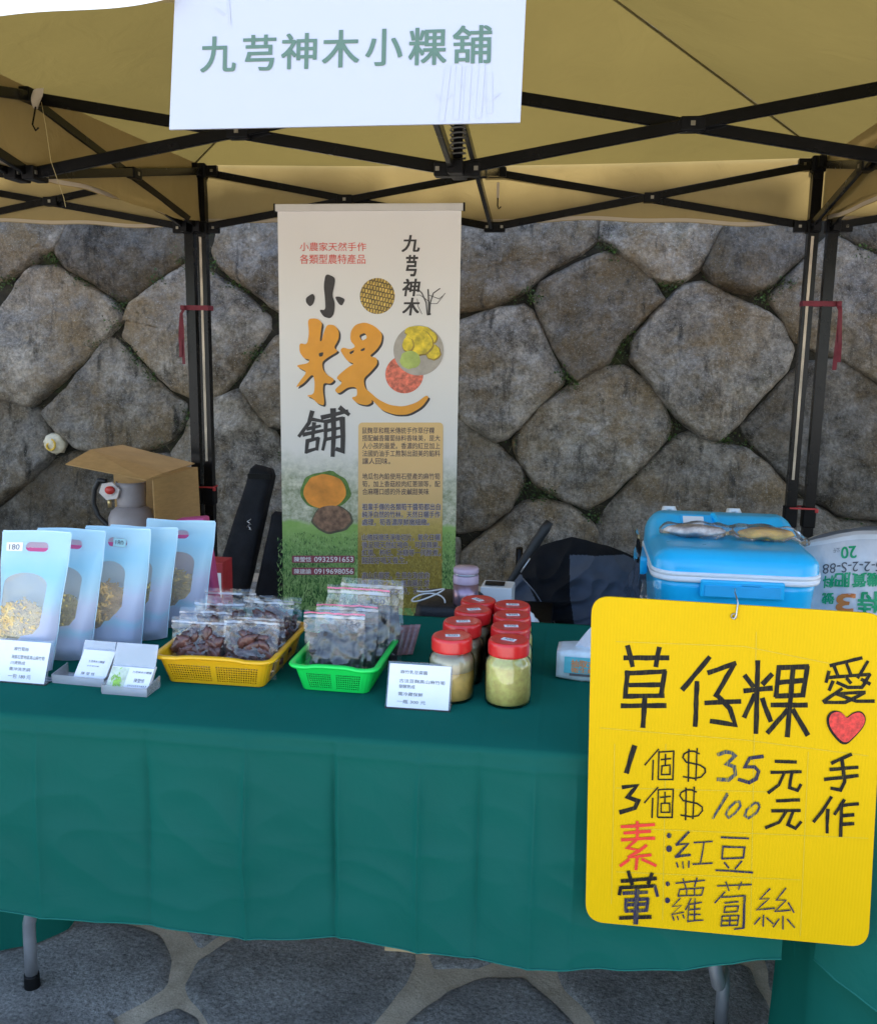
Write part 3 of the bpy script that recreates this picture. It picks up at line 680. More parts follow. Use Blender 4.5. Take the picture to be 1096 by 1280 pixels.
# neighbours' cloths, each over its own table
def side_cloth(path, zb, ztop, label, flap=None):
    b = MB(); P = [Vector(p) for p in path]
    L = [0]
    for i in range(len(P)-1): L.append(L[-1]+(P[i+1]-P[i]).length)
    def at(u):
        s_ = u*L[-1]; k = 0
        while k < len(P)-2 and s_ > L[k+1]: k += 1
        return P[k].lerp(P[k+1], (s_-L[k])/(L[k+1]-L[k]))
    def fn(u, v):
        p = at(u); q = at(min(1, u+.01))-at(max(0, u-.01)); n = Vector((q.y, -q.x)).normalized()
        w = (.016*math.sin(u*L[-1]*16)+.018*noise.noise((u*L[-1]*4, v*2, 5)))*v + .012*v
        return Vector((p.x+n.x*w, p.y+n.y*w, ztop+(zb-ztop)*v))
    b.grid(120, 40, fn)
    n = len(P); b.add([(p.x, p.y, ztop-.001) for p in P]+[(P[-1].x, YB, ztop-.001)], [tuple(range(n+1))])
    o = tag(obj('tablecloth', b, CLOTH), label, 'tablecloth'); WM[o.name] = Matrix.Translation(o.location)
    if flap:
        f = MB()
        def ff(u, v):
            p = at(flap[0]+(flap[1]-flap[0])*u); q = at(.5+.01)-at(.5-.01)
            zl = flap[2](u); w = .028+.012*v+.008*math.sin(u*9)*v
            n_ = Vector((at(min(1, flap[0]+(flap[1]-flap[0])*u+.01))-at(max(0, flap[0]+(flap[1]-flap[0])*u-.01)))); n_ = Vector((n_.y, -n_.x)).normalized()
            return Vector((p.x+n_.x*w, p.y+n_.y*w, ztop+.002+(zl-ztop)*v))
        f.grid(60, 20, ff); fo = obj('overlay', f, CLOTH, o, True)
        h = MB(); h.tube([ff(i/60, 1) for i in range(61)], .0018, 5); obj('hem', h, HEMG, fo, True)
    return o
def tbl(x0, x1, y0, y1, z, name, label, cat='table', legs=True, m=None):
    t_ = thing(name, label, cat, ((x0+x1)/2, (y0+y1)/2, 0))
    b = MB(); b.box(((x0+x1)/2, (y0+y1)/2, z-.015), (x1-x0, y1-y0, .03), 0, None, .005); obj('tabletop', b, m or WHITEP, t_, True)
    for a in (x0+.04, x1-.04):
        for c_ in (y0+.04, y1-.04): b = MB(); b.tube([(a, c_, z-.03), (a, c_, 0)], .013, 10); obj('leg', b, STEEL, t_, True)
    return t_
side_cloth([(-.79, -2.40), (-.775, -2.62), (-.765, -2.74), (-.80, -2.82), (-.88, -2.885), (-1.1, -2.91), (-2.2, -2.93)], .015, .735, 'dark green tablecloth reaching the ground left of the stall, seen behind the curved table leg')
tbl(-2.2, -.84, -2.86, -2.43, .72, 'folding_table', 'neighbouring table hidden under the green cloth left of the stall')
side_cloth([(.98, -2.40), (.875, -2.75), (.835, -3.02), (.835, -3.10), (.865, -3.135), (.93, -3.15), (2.3, -3.16)], .015, .735, 'dark green tablecloth with overlapping curved hem at the bottom right beside the yellow board',
           (.34, 1., lambda u: .40-.33*(1-math.exp(-u*3.4))))
tbl(.98, 2.3, -3.08, -2.43, .72, 'folding_table', 'neighbouring table hidden under the green cloth right of the stall')
pk = MB(); a_, b_ = PZ(480, 1180, .02), PZ(632, 1190, .02); pk.box((a_+b_)/2+Vector((0, .03, -.010)), ((b_-a_).length, .07, .018), 0, Matrix.Rotation(math.atan2(b_.y-a_.y, b_.x-a_.x), 3, 'Z'), .002)
tag(obj('wooden_plank', pk, mat('pale_wood', (.55, .38, .2), .7, .2, 8, .2, 60, stretch=(1, 12, 12))), 'pale wooden plank lying on the paving under the table', 'plank')

# ------------------------------------------------------------------ hanging name placard
SG = mat('placard_face', (.46, .47, .525), .35, .01, 4)
GRN = mat('green_letter', (.088, .16, .115), .5, .06, 30)
SY = -3.03
T = thing('hanging_placard', 'white hanging placard with green characters at the front of the canopy', 'sign', (0, SY, PY(430, 156, SY).z))
q = [PY(x, y, SY) for x, y in ((221, -60), (660, -60), (650, 152.5), (211.5, 161.5))]
b = MB(); dv = Vector((0, .006, 0)); b.hexa([q[3], q[2], q[2]+dv, q[3]+dv, q[0], q[1], q[1]+dv, q[0]+dv]); obj('panel', b, SG, T, True)
tx = MB(); lf = Vector((0, -.0012, 0))
for ch, (x0, x1, y0, y1) in zip('九芎神木小粿舖', ((251,295,45,90),(304,345,43,88),(352,396,41,86),(403,449,37,84),(457,503,35.5,82),(511,558,34,81),(566,614.5,31,79))):
    text(tx, ch, [PY(x, y, SY)+lf for x, y in ((x0+1, y0+1.2), (x1, y0), (x1-1, y1-.8), (x0, y1))], .018, 0, res=6)
obj('lettering', tx, GRN, T, True)
gm_ = mat('ghost_print', (.453, .463, .517), .35, .01, 4); gb = MB(); gb2 = MB()
def s3(x, y, l): return PY(x, y, SY)+Vector((0, -.0009-l, 0))
for k, st in enumerate(([(560,84),(552,150)],[(574,82),(570,148)],[(586,84),(582,150)],[(603,80),(598,146)],[(612,92),(612,140)])): ribbon(gb, st, 7, s3, 0, k*.00003)
for k, st in enumerate(([(572,100),(590,118)],[(545,118),(553,126),(565,118)],[(600,118),(612,126),(625,116)],[(270,10),(280,18)],[(286,0),(288,30)])): ribbon(gb if k < 3 else gb2, st, 2, s3, 0, .0003+k*.00003)
obj('faint_print', gb, gm_, T, True); obj('faint_print', gb2, gm_, T, True)
for x in (300, 575):
    p_ = PY(x, -55, SY); b = MB(); b.tube([p_+Vector((0, -.002, 0)), (p_.x, -3.0, 2.235), (p_.x, -2.985, 2.24)], .0018, 6); obj('cord', b, BLACKP, T, True)
WB = mat('white_banner', (.85, .86, .90), .6, .02, 3, .2, 6)
b = MB()
def fn(u, v):
    p_ = PY(-140+u*345, 0, SY-.035); yb = 17-(u*.0)
    xi = -140+u*345; yi = 21-21*max(0, xi)/190*(.6+.4*max(0, xi)/190) if xi > 0 else 21
    z0 = PY(xi, yi, SY-.035).z; return Vector((p_.x, SY-.035+.01*math.sin(u*9)*v, z0+(2.36-z0)*(1-v)))
b.grid(40, 10, fn); tag(obj('valance_banner', b, WB), 'white banner strip along the front canopy edge at the top left corner', 'banner', None)

# ------------------------------------------------------------------ yellow handwritten board
YEL = None
m, t, out = nodes('yellow_corrugated_board'); p = N(t, 'ShaderNodeBsdfPrincipled', Roughness=.5); p.inputs['Specular IOR Level'].default_value = .12; tc = N(t, 'ShaderNodeTexCoord')
base, _ = noisecol(t, (.68, .405, .0), (.76, .455, .001), 2, 7, .3, .7, tc.outputs['Object'])
wv = N(t, 'ShaderNodeTexWave', wave_type='BANDS', bands_direction='X', Scale=62); t.links.new(tc.outputs['Object'], wv.inputs['Vector'])
lc = mixc(t, .10, base, (.5, .36, .0)); bs_ = mixc(t, wv.outputs['Fac'], lc, base)
bp = N(t, 'ShaderNodeBump', Strength=.12, Distance=.001); t.links.new(wv.outputs['Fac'], bp.inputs['Height']); t.links.new(bp.outputs[0], p.inputs['Normal'])
t.links.new(bs_, p.inputs['Base Color']); t.links.new(p.outputs[0], out.inputs[0]); YEL = m
BY = -3.215
def bpx(x, y, l=0.): return PY(x, y, BY)+Vector((0, -.0006-l, 0))
def rcorner(pts, r):
    o = []; n = len(pts)
    for i in range(n):
        p_, a, c_ = Vector(pts[i]), Vector(pts[i-1]), Vector(pts[(i+1) % n]); d1 = (a-p_).normalized(); d2 = (c_-p_).normalized()
        for k in range(9):
            f = k/8; o.append((p_+d1*r)*(1-f)**2+p_*2*f*(1-f)+(p_+d2*r)*f*f)
    return o
T = thing('price_board', 'yellow corrugated board with handwritten black and red characters hanging before the table', 'sign board', (PY(915, 1000, BY).x, BY, PY(915, 1165, BY).z))
pl = rcorner([(739.5,745),(1107,768),(1085,1185),(731.5,1152)], 24)
b = MB(); b.prism([tuple(v) for v in pl][::-1], lambda p_, k: PY(p_[0], p_[1], BY)+Vector((0, .0045*k, 0))); obj('board', b, YEL, T, True)
c3 = lambda p_: (720+p_[0]/2.915, 740+p_[1]/2.915)
c4_ = lambda p_: (720+p_[0]/2.915, 920+p_[1]/2.915)
def streak(name, ca, cb):
    m, t, out = nodes(name); p = N(t, 'ShaderNodeBsdfPrincipled', Roughness=.6); p.inputs['Specular IOR Level'].default_value = .15; tc = N(t, 'ShaderNodeTexCoord'); mp = N(t, 'ShaderNodeMapping'); mp.inputs['Rotation'].default_value = (0, R_(35), 0); mp.inputs['Scale'].default_value = (500, 60, 40); t.links.new(tc.outputs['Object'], mp.inputs[0])
    co, _ = noisecol(t, ca, cb, 1, 3, .48, .66, mp.outputs[0]); t.links.new(co, p.inputs['Base Color']); t.links.new(p.outputs[0], out.inputs[0]); return m
MK = {'k': streak('black_marker', (.010, .009, .010), (.05, .04, .012)), 'r': mat('red_marker', (.72, .035, .015), .5, .1, 60), 'n': streak('navy_marker', (.022, .02, .06), (.14, .115, .03)), 'g': streak('slate_marker', (.05, .06, .085), (.42, .31, .02))}
from collections import defaultdict
LN = defaultdict(MB); cnt = [0]
def row(x, y): return 'c%d' % sum(y > q for q in (890, 935, 993)) if x > 1012 else 'r%d' % (sum(y > q for q in (918, 981, 1033, 1092))+(10 if x > 950 and 918 < y < 1033 else 0))
def strokes(f, w, col, L, dx=0, dy=0, rag=.8):
    for st in L:
        cnt[0] += 1; rd = random.Random(cnt[0]); pts = [f((x+dx, y+dy)) for x, y in st]
        P = []
        for i in range(len(pts)-1):
            a, c_ = Vector(pts[i]), Vector(pts[i+1]); k = max(1, int((c_-a).length/9))
            for j in range(k): P.append(a.lerp(c_, j/k))
        P.append(Vector(pts[-1]))
        P = [(q.x+rd.uniform(-.3, .3)*rag, q.y+rd.uniform(-.3, .3)*rag) for q in P]
        ribbon(LN[col, row(*P[len(P)//2])], P, w, bpx, 0, cnt[0]*.000012, [rd.uniform(.88, 1.08) for _ in P])
strokes(c3, 6.2, 'k', [[(188,197),(205,270)],[(302,203),(290,270)],[(176,240),(335,240)],[(188,290),(178,385)],[(180,296),(325,290)],[(322,290),(310,380)],[(195,340),(312,338)],[(175,380),(318,378)],[(166,415),(325,414)],[(250,380),(243,492)],
 [(485,238),(388,355)],[(440,328),(434,488)],[(482,294),(580,260)],[(576,262),(508,380)],[(470,405),(597,398)],[(515,378),(560,425),(580,485),(490,470)],
 [(661,252),(655,513)],[(615,305),(645,345)],[(712,300),(680,335)],[(612,360),(712,350)],[(650,375),(612,455)],[(678,390),(708,470)],[(738,270),(728,380)],[(735,275),(845,272)],[(842,272),(825,380)],[(790,275),(782,378)],[(735,330),(828,322)],[(728,380),(828,376)],[(712,412),(840,412)],[(782,380),(768,525)],[(770,430),(698,512)],[(790,430),(843,520)]])
strokes(c3, 4.2, 'k', [[(1040,240),(925,268)],[(940,272),(955,310)],[(985,262),(1000,302)],[(1062,252),(1025,312)],[(920,290),(910,328)],[(918,312),(1070,300)],[(1070,300),(1050,332)],[(935,325),(922,358)],[(950,330),(990,347),(1040,347),(1052,332)],[(985,315),(1000,332)],[(1040,318),(1070,335)],[(968,352),(900,400)],[(940,372),(1052,365)],[(1048,368),(980,402),(905,402)],[(950,372),(1020,398),(1085,398)]])
hp = [(985,462),(972,440),(942,434),(922,450),(920,482),(942,520),(980,555),(1018,520),(1048,485),(1052,455),(1035,436),(1006,442)]
hpi = chaikin([Vector(c3(q)) for q in hp], 2, .25)
LN['k', 'c1h'].flat([(v.x, v.y) for v in chaikin([Vector(c3(((x-985)*1.10+982, (y-490)*1.12+492))) for x, y in hp], 2, .25)], lambda v: bpx(v.x, v.y, .0008))
HM = mat('heart_marker', (.62, .035, .025), .5, .35, 160); hb = MB(); hb.flat([(v.x, v.y) for v in hpi], lambda v: bpx(v.x, v.y, .0011))
strokes(c4_, 6.4, 'k', [[(212,38),(200,75),(183,133)]]); strokes(c4_, 5.4, 'k', [[(170,187),(222,180),(188,222),(226,236),(214,262),(160,278)]])
ge = [[(300,48),(250,105)],[(281,88),(278,160)],[(301,56),(298,158)],[(299,58),(356,55)],[(355,55),(352,160)],[(300,158),(353,158)],[(308,86),(345,82)],[(326,66),(325,106)],[(312,108),(310,140),(342,140),(342,106),(312,108)]]
strokes(c4_, 1.9, 'k', ge); strokes(c4_, 1.9, 'k', ge, -2, 138)
dl = [[(448,64),(430,55),(410,55),(392,66),(388,78),(400,95),(450,105),(468,118),(470,132),(455,150),(430,155),(390,148)],[(410,48),(408,165)],[(440,45),(435,162)]]
strokes(c4_, 2, 'k', dl); strokes(c4_, 2, 'k', dl, -10, 140)
strokes(c4_, 4.4, 'g', [[(515,68),(545,58),(565,60),(578,72),(548,102),(575,112),(580,140),(555,160),(515,157)]]); strokes(c4_, 4.4, 'n', [[(680,74),(632,80),(614,112),(650,112),(664,128),(655,155),(630,170),(592,158)]])
strokes(c4_, 2.8, 'g', [[(550,208),(530,245),(498,300)],[(580,240),(556,262),(545,285),(555,298),(580,280),(598,255),(595,238),(580,240)],[(648,245),(620,268),(614,290),(628,300),(655,280),(668,258),(662,244),(648,245)]]); strokes(c4_, 1.6, 'n', [[(553,215),(520,268)],[(652,240),(668,250),(662,275)]])
strokes(c4_, 4.0, 'k', [[(725,92),(800,95)],[(710,132),(818,130)],[(757,135),(738,178),(700,206)],[(785,135),(776,188),(806,198),(818,176)],[(730,236),(812,232)],[(712,273),(815,271)],[(765,274),(738,314),(690,334)],[(790,274),(770,322),(798,336),(818,312)]])
strokes(c4_, 4.4, 'k', [[(1002,66),(930,98)],[(925,122),(1025,113)],[(905,158),(1025,144)],[(968,88),(977,165),(962,196),(928,190)],[(928,222),(895,275),(865,312)],[(916,268),(913,352)],[(975,232),(940,285)],[(958,254),(1026,246)],[(966,252),(962,364)],[(966,290),(1010,287)],[(966,322),(1010,319)]])
strokes(c4_, 4.0, 'r', [[(165,330),(285,322)],[(222,312),(222,378)],[(175,353),(270,346)],[(165,378),(285,371)],[(216,380),(185,408),(228,415),(190,442)],[(255,398),(196,442),(272,432)],[(222,438),(218,485)],[(192,450),(160,472)],[(240,448),(290,472)]])
def dot(x, y, r, col):
    cnt[0] += 1; k = cnt[0]*.000012; LN[col, row(*c4_((x, y)))].flat([c4_((x+r*math.cos(a)*random.uniform(.9, 1.1), y+r*math.sin(a)*1.1)) for a in [i*math.pi/7 for i in range(14)]], lambda v: bpx(v.x, v.y, k))
for x, y, r in ((338,362,9),(338,410,11),(333,538,8),(332,598,9.5)): dot(x, y, r, 'n')
strokes(c4_, 3.0, 'n', [[(410,348),(382,378),(364,396)],[(364,396),(408,392),(362,440)],[(360,440),(415,432)]]); strokes(c4_, 2.0, 'n', [[(365,460),(370,478)],[(388,458),(390,482)],[(410,455),(410,478)],[(428,388),(495,383)],[(465,386),(452,465)],[(425,466),(496,462)]])
strokes(c4_, 2.4, 'n', [[(528,368),(628,372)],[(535,400),(530,446)],[(533,402),(616,405)],[(612,405),(608,442)],[(530,446),(610,443)],[(540,460),(555,480)],[(602,455),(578,484)],[(508,488),(560,490),(642,497)]])
strokes(c4_, 4.6, 'k', [[(165,528),(290,518)],[(190,492),(204,540)],[(276,500),(262,536)],[(162,550),(157,576)],[(162,552),(286,545)],[(158,662),(272,658)]]); strokes(c4_, 4.2, 'n', [[(286,545),(296,582)],[(172,572),(258,568)],[(182,592),(180,636)],[(180,597),(262,592)],[(262,592),(256,634)],[(182,615),(258,612)],[(178,637),(258,634)]]); strokes(c4_, 6, 'n', [[(222,560),(216,682)]])
strokes(c4_, 1.8, 'n', [[(362,535),(468,525)],[(388,518),(398,552)],[(440,515),(430,548)],[(376,560),(370,582)],[(375,558),(464,552),(456,580)],[(370,582),(458,579)],[(402,558),(402,580)],[(430,556),(430,580)],[(378,590),(350,620),(382,616),(345,650),(392,640)],[(350,655),(356,670)],[(368,655),(372,668)],[(388,650),(392,662)],[(418,590),(398,632)],[(410,618),(406,676)],[(410,612),(456,605)],[(432,590),(430,670)],[(410,632),(452,628)],[(410,650),(452,648)],[(406,674),(462,669)]])
strokes(c4_, 1.9, 'n', [[(513,545),(638,540)],[(545,530),(555,562)],[(602,530),(590,558)],[(542,566),(505,606)],[(528,586),(612,580)],[(540,607),(590,602)],[(542,620),(538,642),(585,638),(590,618),(542,620)],[(530,655),(527,690),(587,688),(592,652),(530,655)],[(559,655),(557,690)],[(528,672),(590,670)],[(575,702),(608,698)]]); strokes(c4_, 3.2, 'n', [[(613,580),(611,640),(608,698)]])
strokes(c4_, 2.0, 'n', [[(705,555),(668,592),(702,590),(656,632),(722,626)],[(682,650),(680,692)],[(668,660),(648,684)],[(692,660),(716,682)],[(762,553),(728,596),(764,596),(722,638),(780,632)],[(772,605),(792,642)],[(752,655),(752,702)],[(738,665),(716,694)],[(768,665),(795,696)]])
for (k, r_), mb_ in LN.items():
    nm = {'k': 'black_lettering', 'r': 'red_lettering', 'n': 'navy_lettering', 'g': 'grey_lettering'}[k]; obj(nm if r_ != 'c1h' else 'heart_outline', mb_, MK[k], T, True)
obj('heart_drawing', hb, HM, T, True)
pen = MB(); pm = mat('pencil_line', (.62, .46, .02), .5, .05, 20)
for k, st in enumerate(([(770,802),(930,808),(1040,830)],[(750,910),(930,925),(1085,945)],[(770,985),(960,990)],[(775,1035),(1085,1048)],[(770,1090),(1000,1100)],[(945,790),(938,1150)],[(1010,940),(1000,1170)],[(832,930),(828,1150)],[(768,930),(764,1130)])): ribbon(pen, st, .7, bpx, 0, k*.000006)
obj('pencil_guides', pen, pm, T, True)
# ring and wire hook
hx = bpx(917, 770); b = MB(); b.tube([hx+Vector((.004*math.cos(a), -.0012, .004*math.sin(a))) for a in [i*math.pi/6 for i in range(13)]], .0011, 6); obj('eyelet', b, BOLT, T, True)
lat = PY(918, 736, -2.345)
b = MB(); b.tube([hx+Vector((-.003, -.003, -.002)), hx+Vector((0, -.004, -.004)), hx+Vector((.003, -.003, .002)), hx+Vector((.004, -.003, .022)), hx+Vector((.003, .004, .028)), hx.lerp(lat, .5)+Vector((0, 0, .014)), lat+Vector((0, -.01, .002)), lat], .0013, 6)
tag(obj('wire_hook', b, mat('bare_wire', (.5, .5, .5), .3, .1, 20, metal=.9)), 'thin metal wire hook holding up the top of the yellow board', 'hook')
# ------------------------------------------------------------------ roll-up banner
YB2 = -.6
def nx(x, y, l=0.): return PY(x, y, YB2)+Vector((0, -.001-l, 0))
f4 = lambda p_: (340+p_[0]/4.215, 250+p_[1]/4.215)
f5 = lambda p_: (340+p_[0]/4.215, 500+p_[1]/4.215)
zg, zt = PY(460, 655, YB2).z, PY(460, 590, YB2).z
m, t, out = nodes('banner_print'); p = N(t, 'ShaderNodeBsdfPrincipled', Roughness=.5); tc = N(t, 'ShaderNodeTexCoord'); v = tc.outputs['Object']
sx = N(t, 'ShaderNodeSeparateXYZ'); t.links.new(v, sx.inputs[0])
def stepz(z0, z1, wob, sc):
    nz = N(t, 'ShaderNodeTexNoise', Scale=sc, Detail=6, Roughness=.7); t.links.new(v, nz.inputs['Vector'])
    ma = N(t, 'ShaderNodeMath', operation='MULTIPLY_ADD'); ma.inputs[1].default_value = wob; t.links.new(nz.outputs['Fac'], ma.inputs[0]); t.links.new(sx.outputs[2], ma.inputs[2])
    mr = N(t, 'ShaderNodeMapRange'); mr.inputs[1].default_value = z0+wob*.5; mr.inputs[2].default_value = z1+wob*.5; mr.inputs[3].default_value = 1; mr.inputs[4].default_value = 0; t.links.new(ma.outputs[0], mr.inputs[0]); return mr.outputs[0]
cream, _ = noisecol(t, (.76, .725, .69), (.80, .765, .73), 1.5, 2, .3, .7, v)
trees, _ = noisecol(t, (.22, .25, .14), (.72, .70, .55), 26, 8, .38, .66, v, .75)
grass, _ = noisecol(t, (.04, .16, .025), (.32, .52, .17), 60, 6, .3, .7, v, .75)
lawn, _ = noisecol(t, (.20, .38, .07), (.34, .50, .16), 14, 6, .3, .7, v, .7)
c_ = mixc(t, stepz(zt-.08, zt+.10, .20, 7), cream, trees); c_ = mixc(t, stepz(zg-.006, zg+.012, .10, 3), c_, lawn); c_ = mixc(t, stepz(zg-.16, zg-.02, .06, 8), c_, grass)
t.links.new(c_, p.inputs['Base Color']); t.links.new(p.outputs[0], out.inputs[0]); BPR = m
T = thing('rollup_banner', 'tall cream roll up banner with orange calligraphy, fruit pictures and grass at its foot', 'banner', (PY(461, 500, YB2).x, YB2, 0))
xl, xr, ztop = PY(346, 262, YB2).x, PY(577.5, 262, YB2).x, PY(460, 262, YB2).z
b = MB()
b.grid(16, 40, lambda u, w: Vector((xl+.003+(xr-xl-.006)*u, YB2+.0008*math.sin(u*8)+0, .06+(ztop-.06)*w)), 0); obj('print_sheet', b, BPR, T, True)
b = MB(); b.box(((xl+xr)/2, YB2-.001, ztop+.010), (xr-xl+.012, .016, .030), 0, None, .003); obj('top_rail', b, mat('rail_grey', (.60, .57, .53), .4, .04, 9), T, True)
b = MB()
for x in (xl-.009, xr+.009): b.box((x, YB2-.001, ztop+.010), (.006, .018, .034))
obj('rail_cap', b, BLACKP, T, True)
b = MB(); b.box(((xl+xr)/2, YB2+.02, .04), (xr-xl+.05, .16, .08), 0, None, .015); obj('base_cassette', b, mat('cassette_grey', (.4, .4, .42), .35, .05, 8, metal=.6), T, True)
b = MB(); b.tube([((xl+xr)/2, YB2+.03, .07), ((xl+xr)/2, YB2+.02, ztop)], .009, 10); obj('rear_pole', b, STEEL, T, True)
DK = mat('banner_dark', (.045, .038, .036), .6, .15, 30); ORG = mat('banner_orange', (.82, .35, .035), .6, .06, 8); RDT = mat('banner_red', (.70, .11, .08), .6, .05, 20)
def q4(f, x0, y0, x1, y1, l=.0008): return [nx(*f(a), l) for a in ((x0, y0), (x1, y0), (x1, y1), (x0, y1))]
r_ = MB(); text(r_, '小農家天然手作', q4(f4, 147, 222, 496, 268), .004); text(r_, '各類型農特產品', q4(f4, 147, 285, 492, 336), .004); obj('red_lettering', r_, RDT, T, True)
dk = MB()
for ch, a in zip('九芎神木', ((690,185,780,272),(706,290,764,400),(690,415,776,505),(692,515,776,606))):
    q = q4(f4, *a); sh = (q[1]-q[0])*.07; q = [q[0]+sh, q[1]+sh, q[2]-sh, q[3]-sh]; text(dk, ch, q, .03)
def fl(mb, pts, f, l, holes=(), it=2): mb.flat([(v.x, v.y) for v in chaikin([Vector(a) for a in pts], it, .2)], lambda v: nx(*f((v.x, v.y)), l), [[(v.x, v.y) for v in chaikin([Vector(a) for a in h], 1, .2)] for h in holes])
fl(dk, [(283,385),(335,408),(328,455),(318,500),(332,540),(328,600),(308,624),(272,615),(248,576),(282,580),(280,520),(272,450)], f4, .0009)
fl(dk, [(178,515),(215,490),(228,510),(220,545),(200,562),(180,540)], f4, .0009); fl(dk, [(330,508),(358,508),(387,522),(370,557),(352,548)], f4, .0009)
mi = [(188,625),(235,622),(266,645),(258,690),(252,745),(262,742),(275,690),(292,655),(330,658),(354,690),(352,732),(325,778),(352,795),(300,825),(264,852),(268,892),(292,922),(332,945),(310,968),(272,962),(268,1000),(279,1084),(240,1072),(212,1042),(180,1030),(222,1022),(226,960),(215,912),(165,968),(124,990),(150,950),(185,905),(145,885),(128,870),(190,860),(200,840),(170,835),(145,800),(145,752),(185,762),(196,700)]
gu = [(415,690),(440,655),(490,643),(540,662),(582,702),(576,752),(550,790),(512,822),(552,830),(557,862),(520,905),(482,940),(490,990),(520,1015),(560,1050),(620,1080),(690,1088),(760,1068),(812,1028),(828,1038),(790,1090),(720,1130),(650,1132),(580,1108),(540,1066),(524,1050),(528,1066),(500,1082),(450,1072),(416,1040),(450,1032),(446,985),(400,985),(350,1022),(328,1000),(375,960),(333,937),(400,880),(435,862),(398,850),(358,790),(375,775),(410,787),(442,772),(412,740)]
sh = lambda f: (lambda p_: f((p_[0]+9, p_[1]+9)))
H1 = [[(458,712),(490,698),(502,726),(474,742)], [(408,800),(436,788),(426,808),(412,812)], [(466,788),(490,776),(488,792),(470,796)]]
fl(dk, mi, sh(f4), .0005); fl(dk, gu, sh(f4), .0005, H1)
og = MB(); fl(og, mi, f4, .0012, [[(246,806),(272,800),(268,822),(250,826)]]); fl(og, gu, f4, .0012, H1); obj('orange_calligraphy', og, ORG, T, True)
kk = 0
for w, st in ((5.2,[(212,60),(195,120),(143,190)]),(4.4,[(205,100),(270,112)]),(4.2,[(185,152),(255,136)]),(4.6,[(165,182),(268,160)]),(4.6,[(222,120),(214,205)]),(4.6,[(188,212),(180,278)]),(4.6,[(185,216),(245,200)]),(4.6,[(243,200),(236,262)]),(4.4,[(180,272),(240,254)]),(5.2,[(262,92),(330,76),(398,58)]),(5.4,[(358,40),(405,76)]),(6.4,[(322,48),(326,170),(320,294)]),(4.6,[(284,108),(282,200),(268,262)]),(4.8,[(284,114),(372,94)]),(6.2,[(370,94),(374,190),(372,268),(340,258)]),(4.,[(286,160),(366,146)]),(4.,[(286,206),(368,190)])):
    kk += 1; P = [Vector(f5(a)) for a in st]; ribbon(dk, [(q.x, q.y) for q in P], w, lambda x, y, l: nx(x, y, .0005+l), 0, kk*.00003, [1.15]+[.95]*(len(P)-2)+[.8])
for w, st in ((1.6,[(825,600),(826,540),(822,470)]),(1.4,[(818,600),(812,540),(790,490),(770,470)]),(1.3,[(830,598),(834,540),(850,490),(885,465)]),(.7,[(822,530),(780,500),(760,500)]),(.7,[(832,545),(870,545),(912,490)]),(.7,[(826,500),(880,520),(905,500)]),(.7,[(790,600),(770,560),(765,520)]),(2.6,[(818,602),(834,600)])):
    kk += 1; P = [f4(a) for a in st]; ribbon(dk, P, w, lambda x, y, l: nx(x, y, .0005+l), 0, kk*.00003)
obj('dark_calligraphy', dk, DK, T, True)
# printed grass blades
rd = random.Random(77); GB = [MB(), MB(), MB(), MB(), MB()]
for k in range(3600):
    x = rd.uniform(347, 569); y = rd.uniform(655, 770); sc = .5+(y-650)/110; dk_ = rd.random()
    if y < 664+abs(math.sin(x*.05))*8: continue
    L = rd.uniform(3, 7)*sc; an = rd.gauss(0, .45); w = .55*sc
    pan = 448 < x < 553; ix = 2 if pan else (0 if dk_ < .55 else 1)+(3 if x > 500 else 0)
    if pan and (dk_ < .45 or y < 690): continue
    GB[ix].add([nx(x-w, y, .0003+(.00045 if pan else 0)+k*2e-8), nx(x+w, y, .0003+(.00045 if pan else 0)+k*2e-8), nx(x+L*math.sin(an), y-L*math.cos(an), .0003+(.00045 if pan else 0)+k*2e-8)], [(0, 1, 2)])
for b_, n_, cc in zip(GB, ('dark_grass_print', 'light_grass_print', 'olive_grass_print', 'dark_grass_edge', 'light_grass_edge'), ((.025, .11, .02), (.30, .47, .17), (.34, .28, .06), (.025, .11, .02), (.30, .47, .17))): obj('grass_picture', b_, mat(n_, cc, .5, .35, 50), T, True)
# printed pictures
def disc(cx, cy, rx, ry, l, f, n=40, wob=0, seed=0):
    b = MB(); b.flat([f((cx+rx*math.cos(a)*(1+wob*noise.noise((math.cos(a)*2, math.sin(a)*2, seed))), cy+ry*math.sin(a)*(1+wob*noise.noise((math.cos(a)*2, math.sin(a)*2, seed+5))))) for a in [2*math.pi*i/n for i in range(n)]], lambda v: nx(v.x, v.y, l)); return b
m, t, out = nodes('woven_print'); p = N(t, 'ShaderNodeBsdfPrincipled', Roughness=.5); tc = N(t, 'ShaderNodeTexCoord'); mp = N(t, 'ShaderNodeMapping'); mp.inputs['Rotation'].default_value = (0, R_(-12), 0); t.links.new(tc.outputs['Object'], mp.inputs[0])
sw = N(t, 'ShaderNodeSeparateXYZ'); t.links.new(mp.outputs[0], sw.inputs[0]); cb_ = N(t, 'ShaderNodeCombineXYZ'); t.links.new(sw.outputs[0], cb_.inputs[0]); t.links.new(sw.outputs[2], cb_.inputs[1])
bk = N(t, 'ShaderNodeTexBrick', Scale=22); bk.inputs['Color1'].default_value = (.72, .50, .10, 1); bk.inputs['Color2'].default_value = (.55, .36, .06, 1); bk.inputs['Mortar'].default_value = (.12, .07, .02, 1); bk.inputs['Mortar Size'].default_value = .05; bk.inputs['Brick Width'].default_value = .28; bk.inputs['Row Height'].default_value = .42
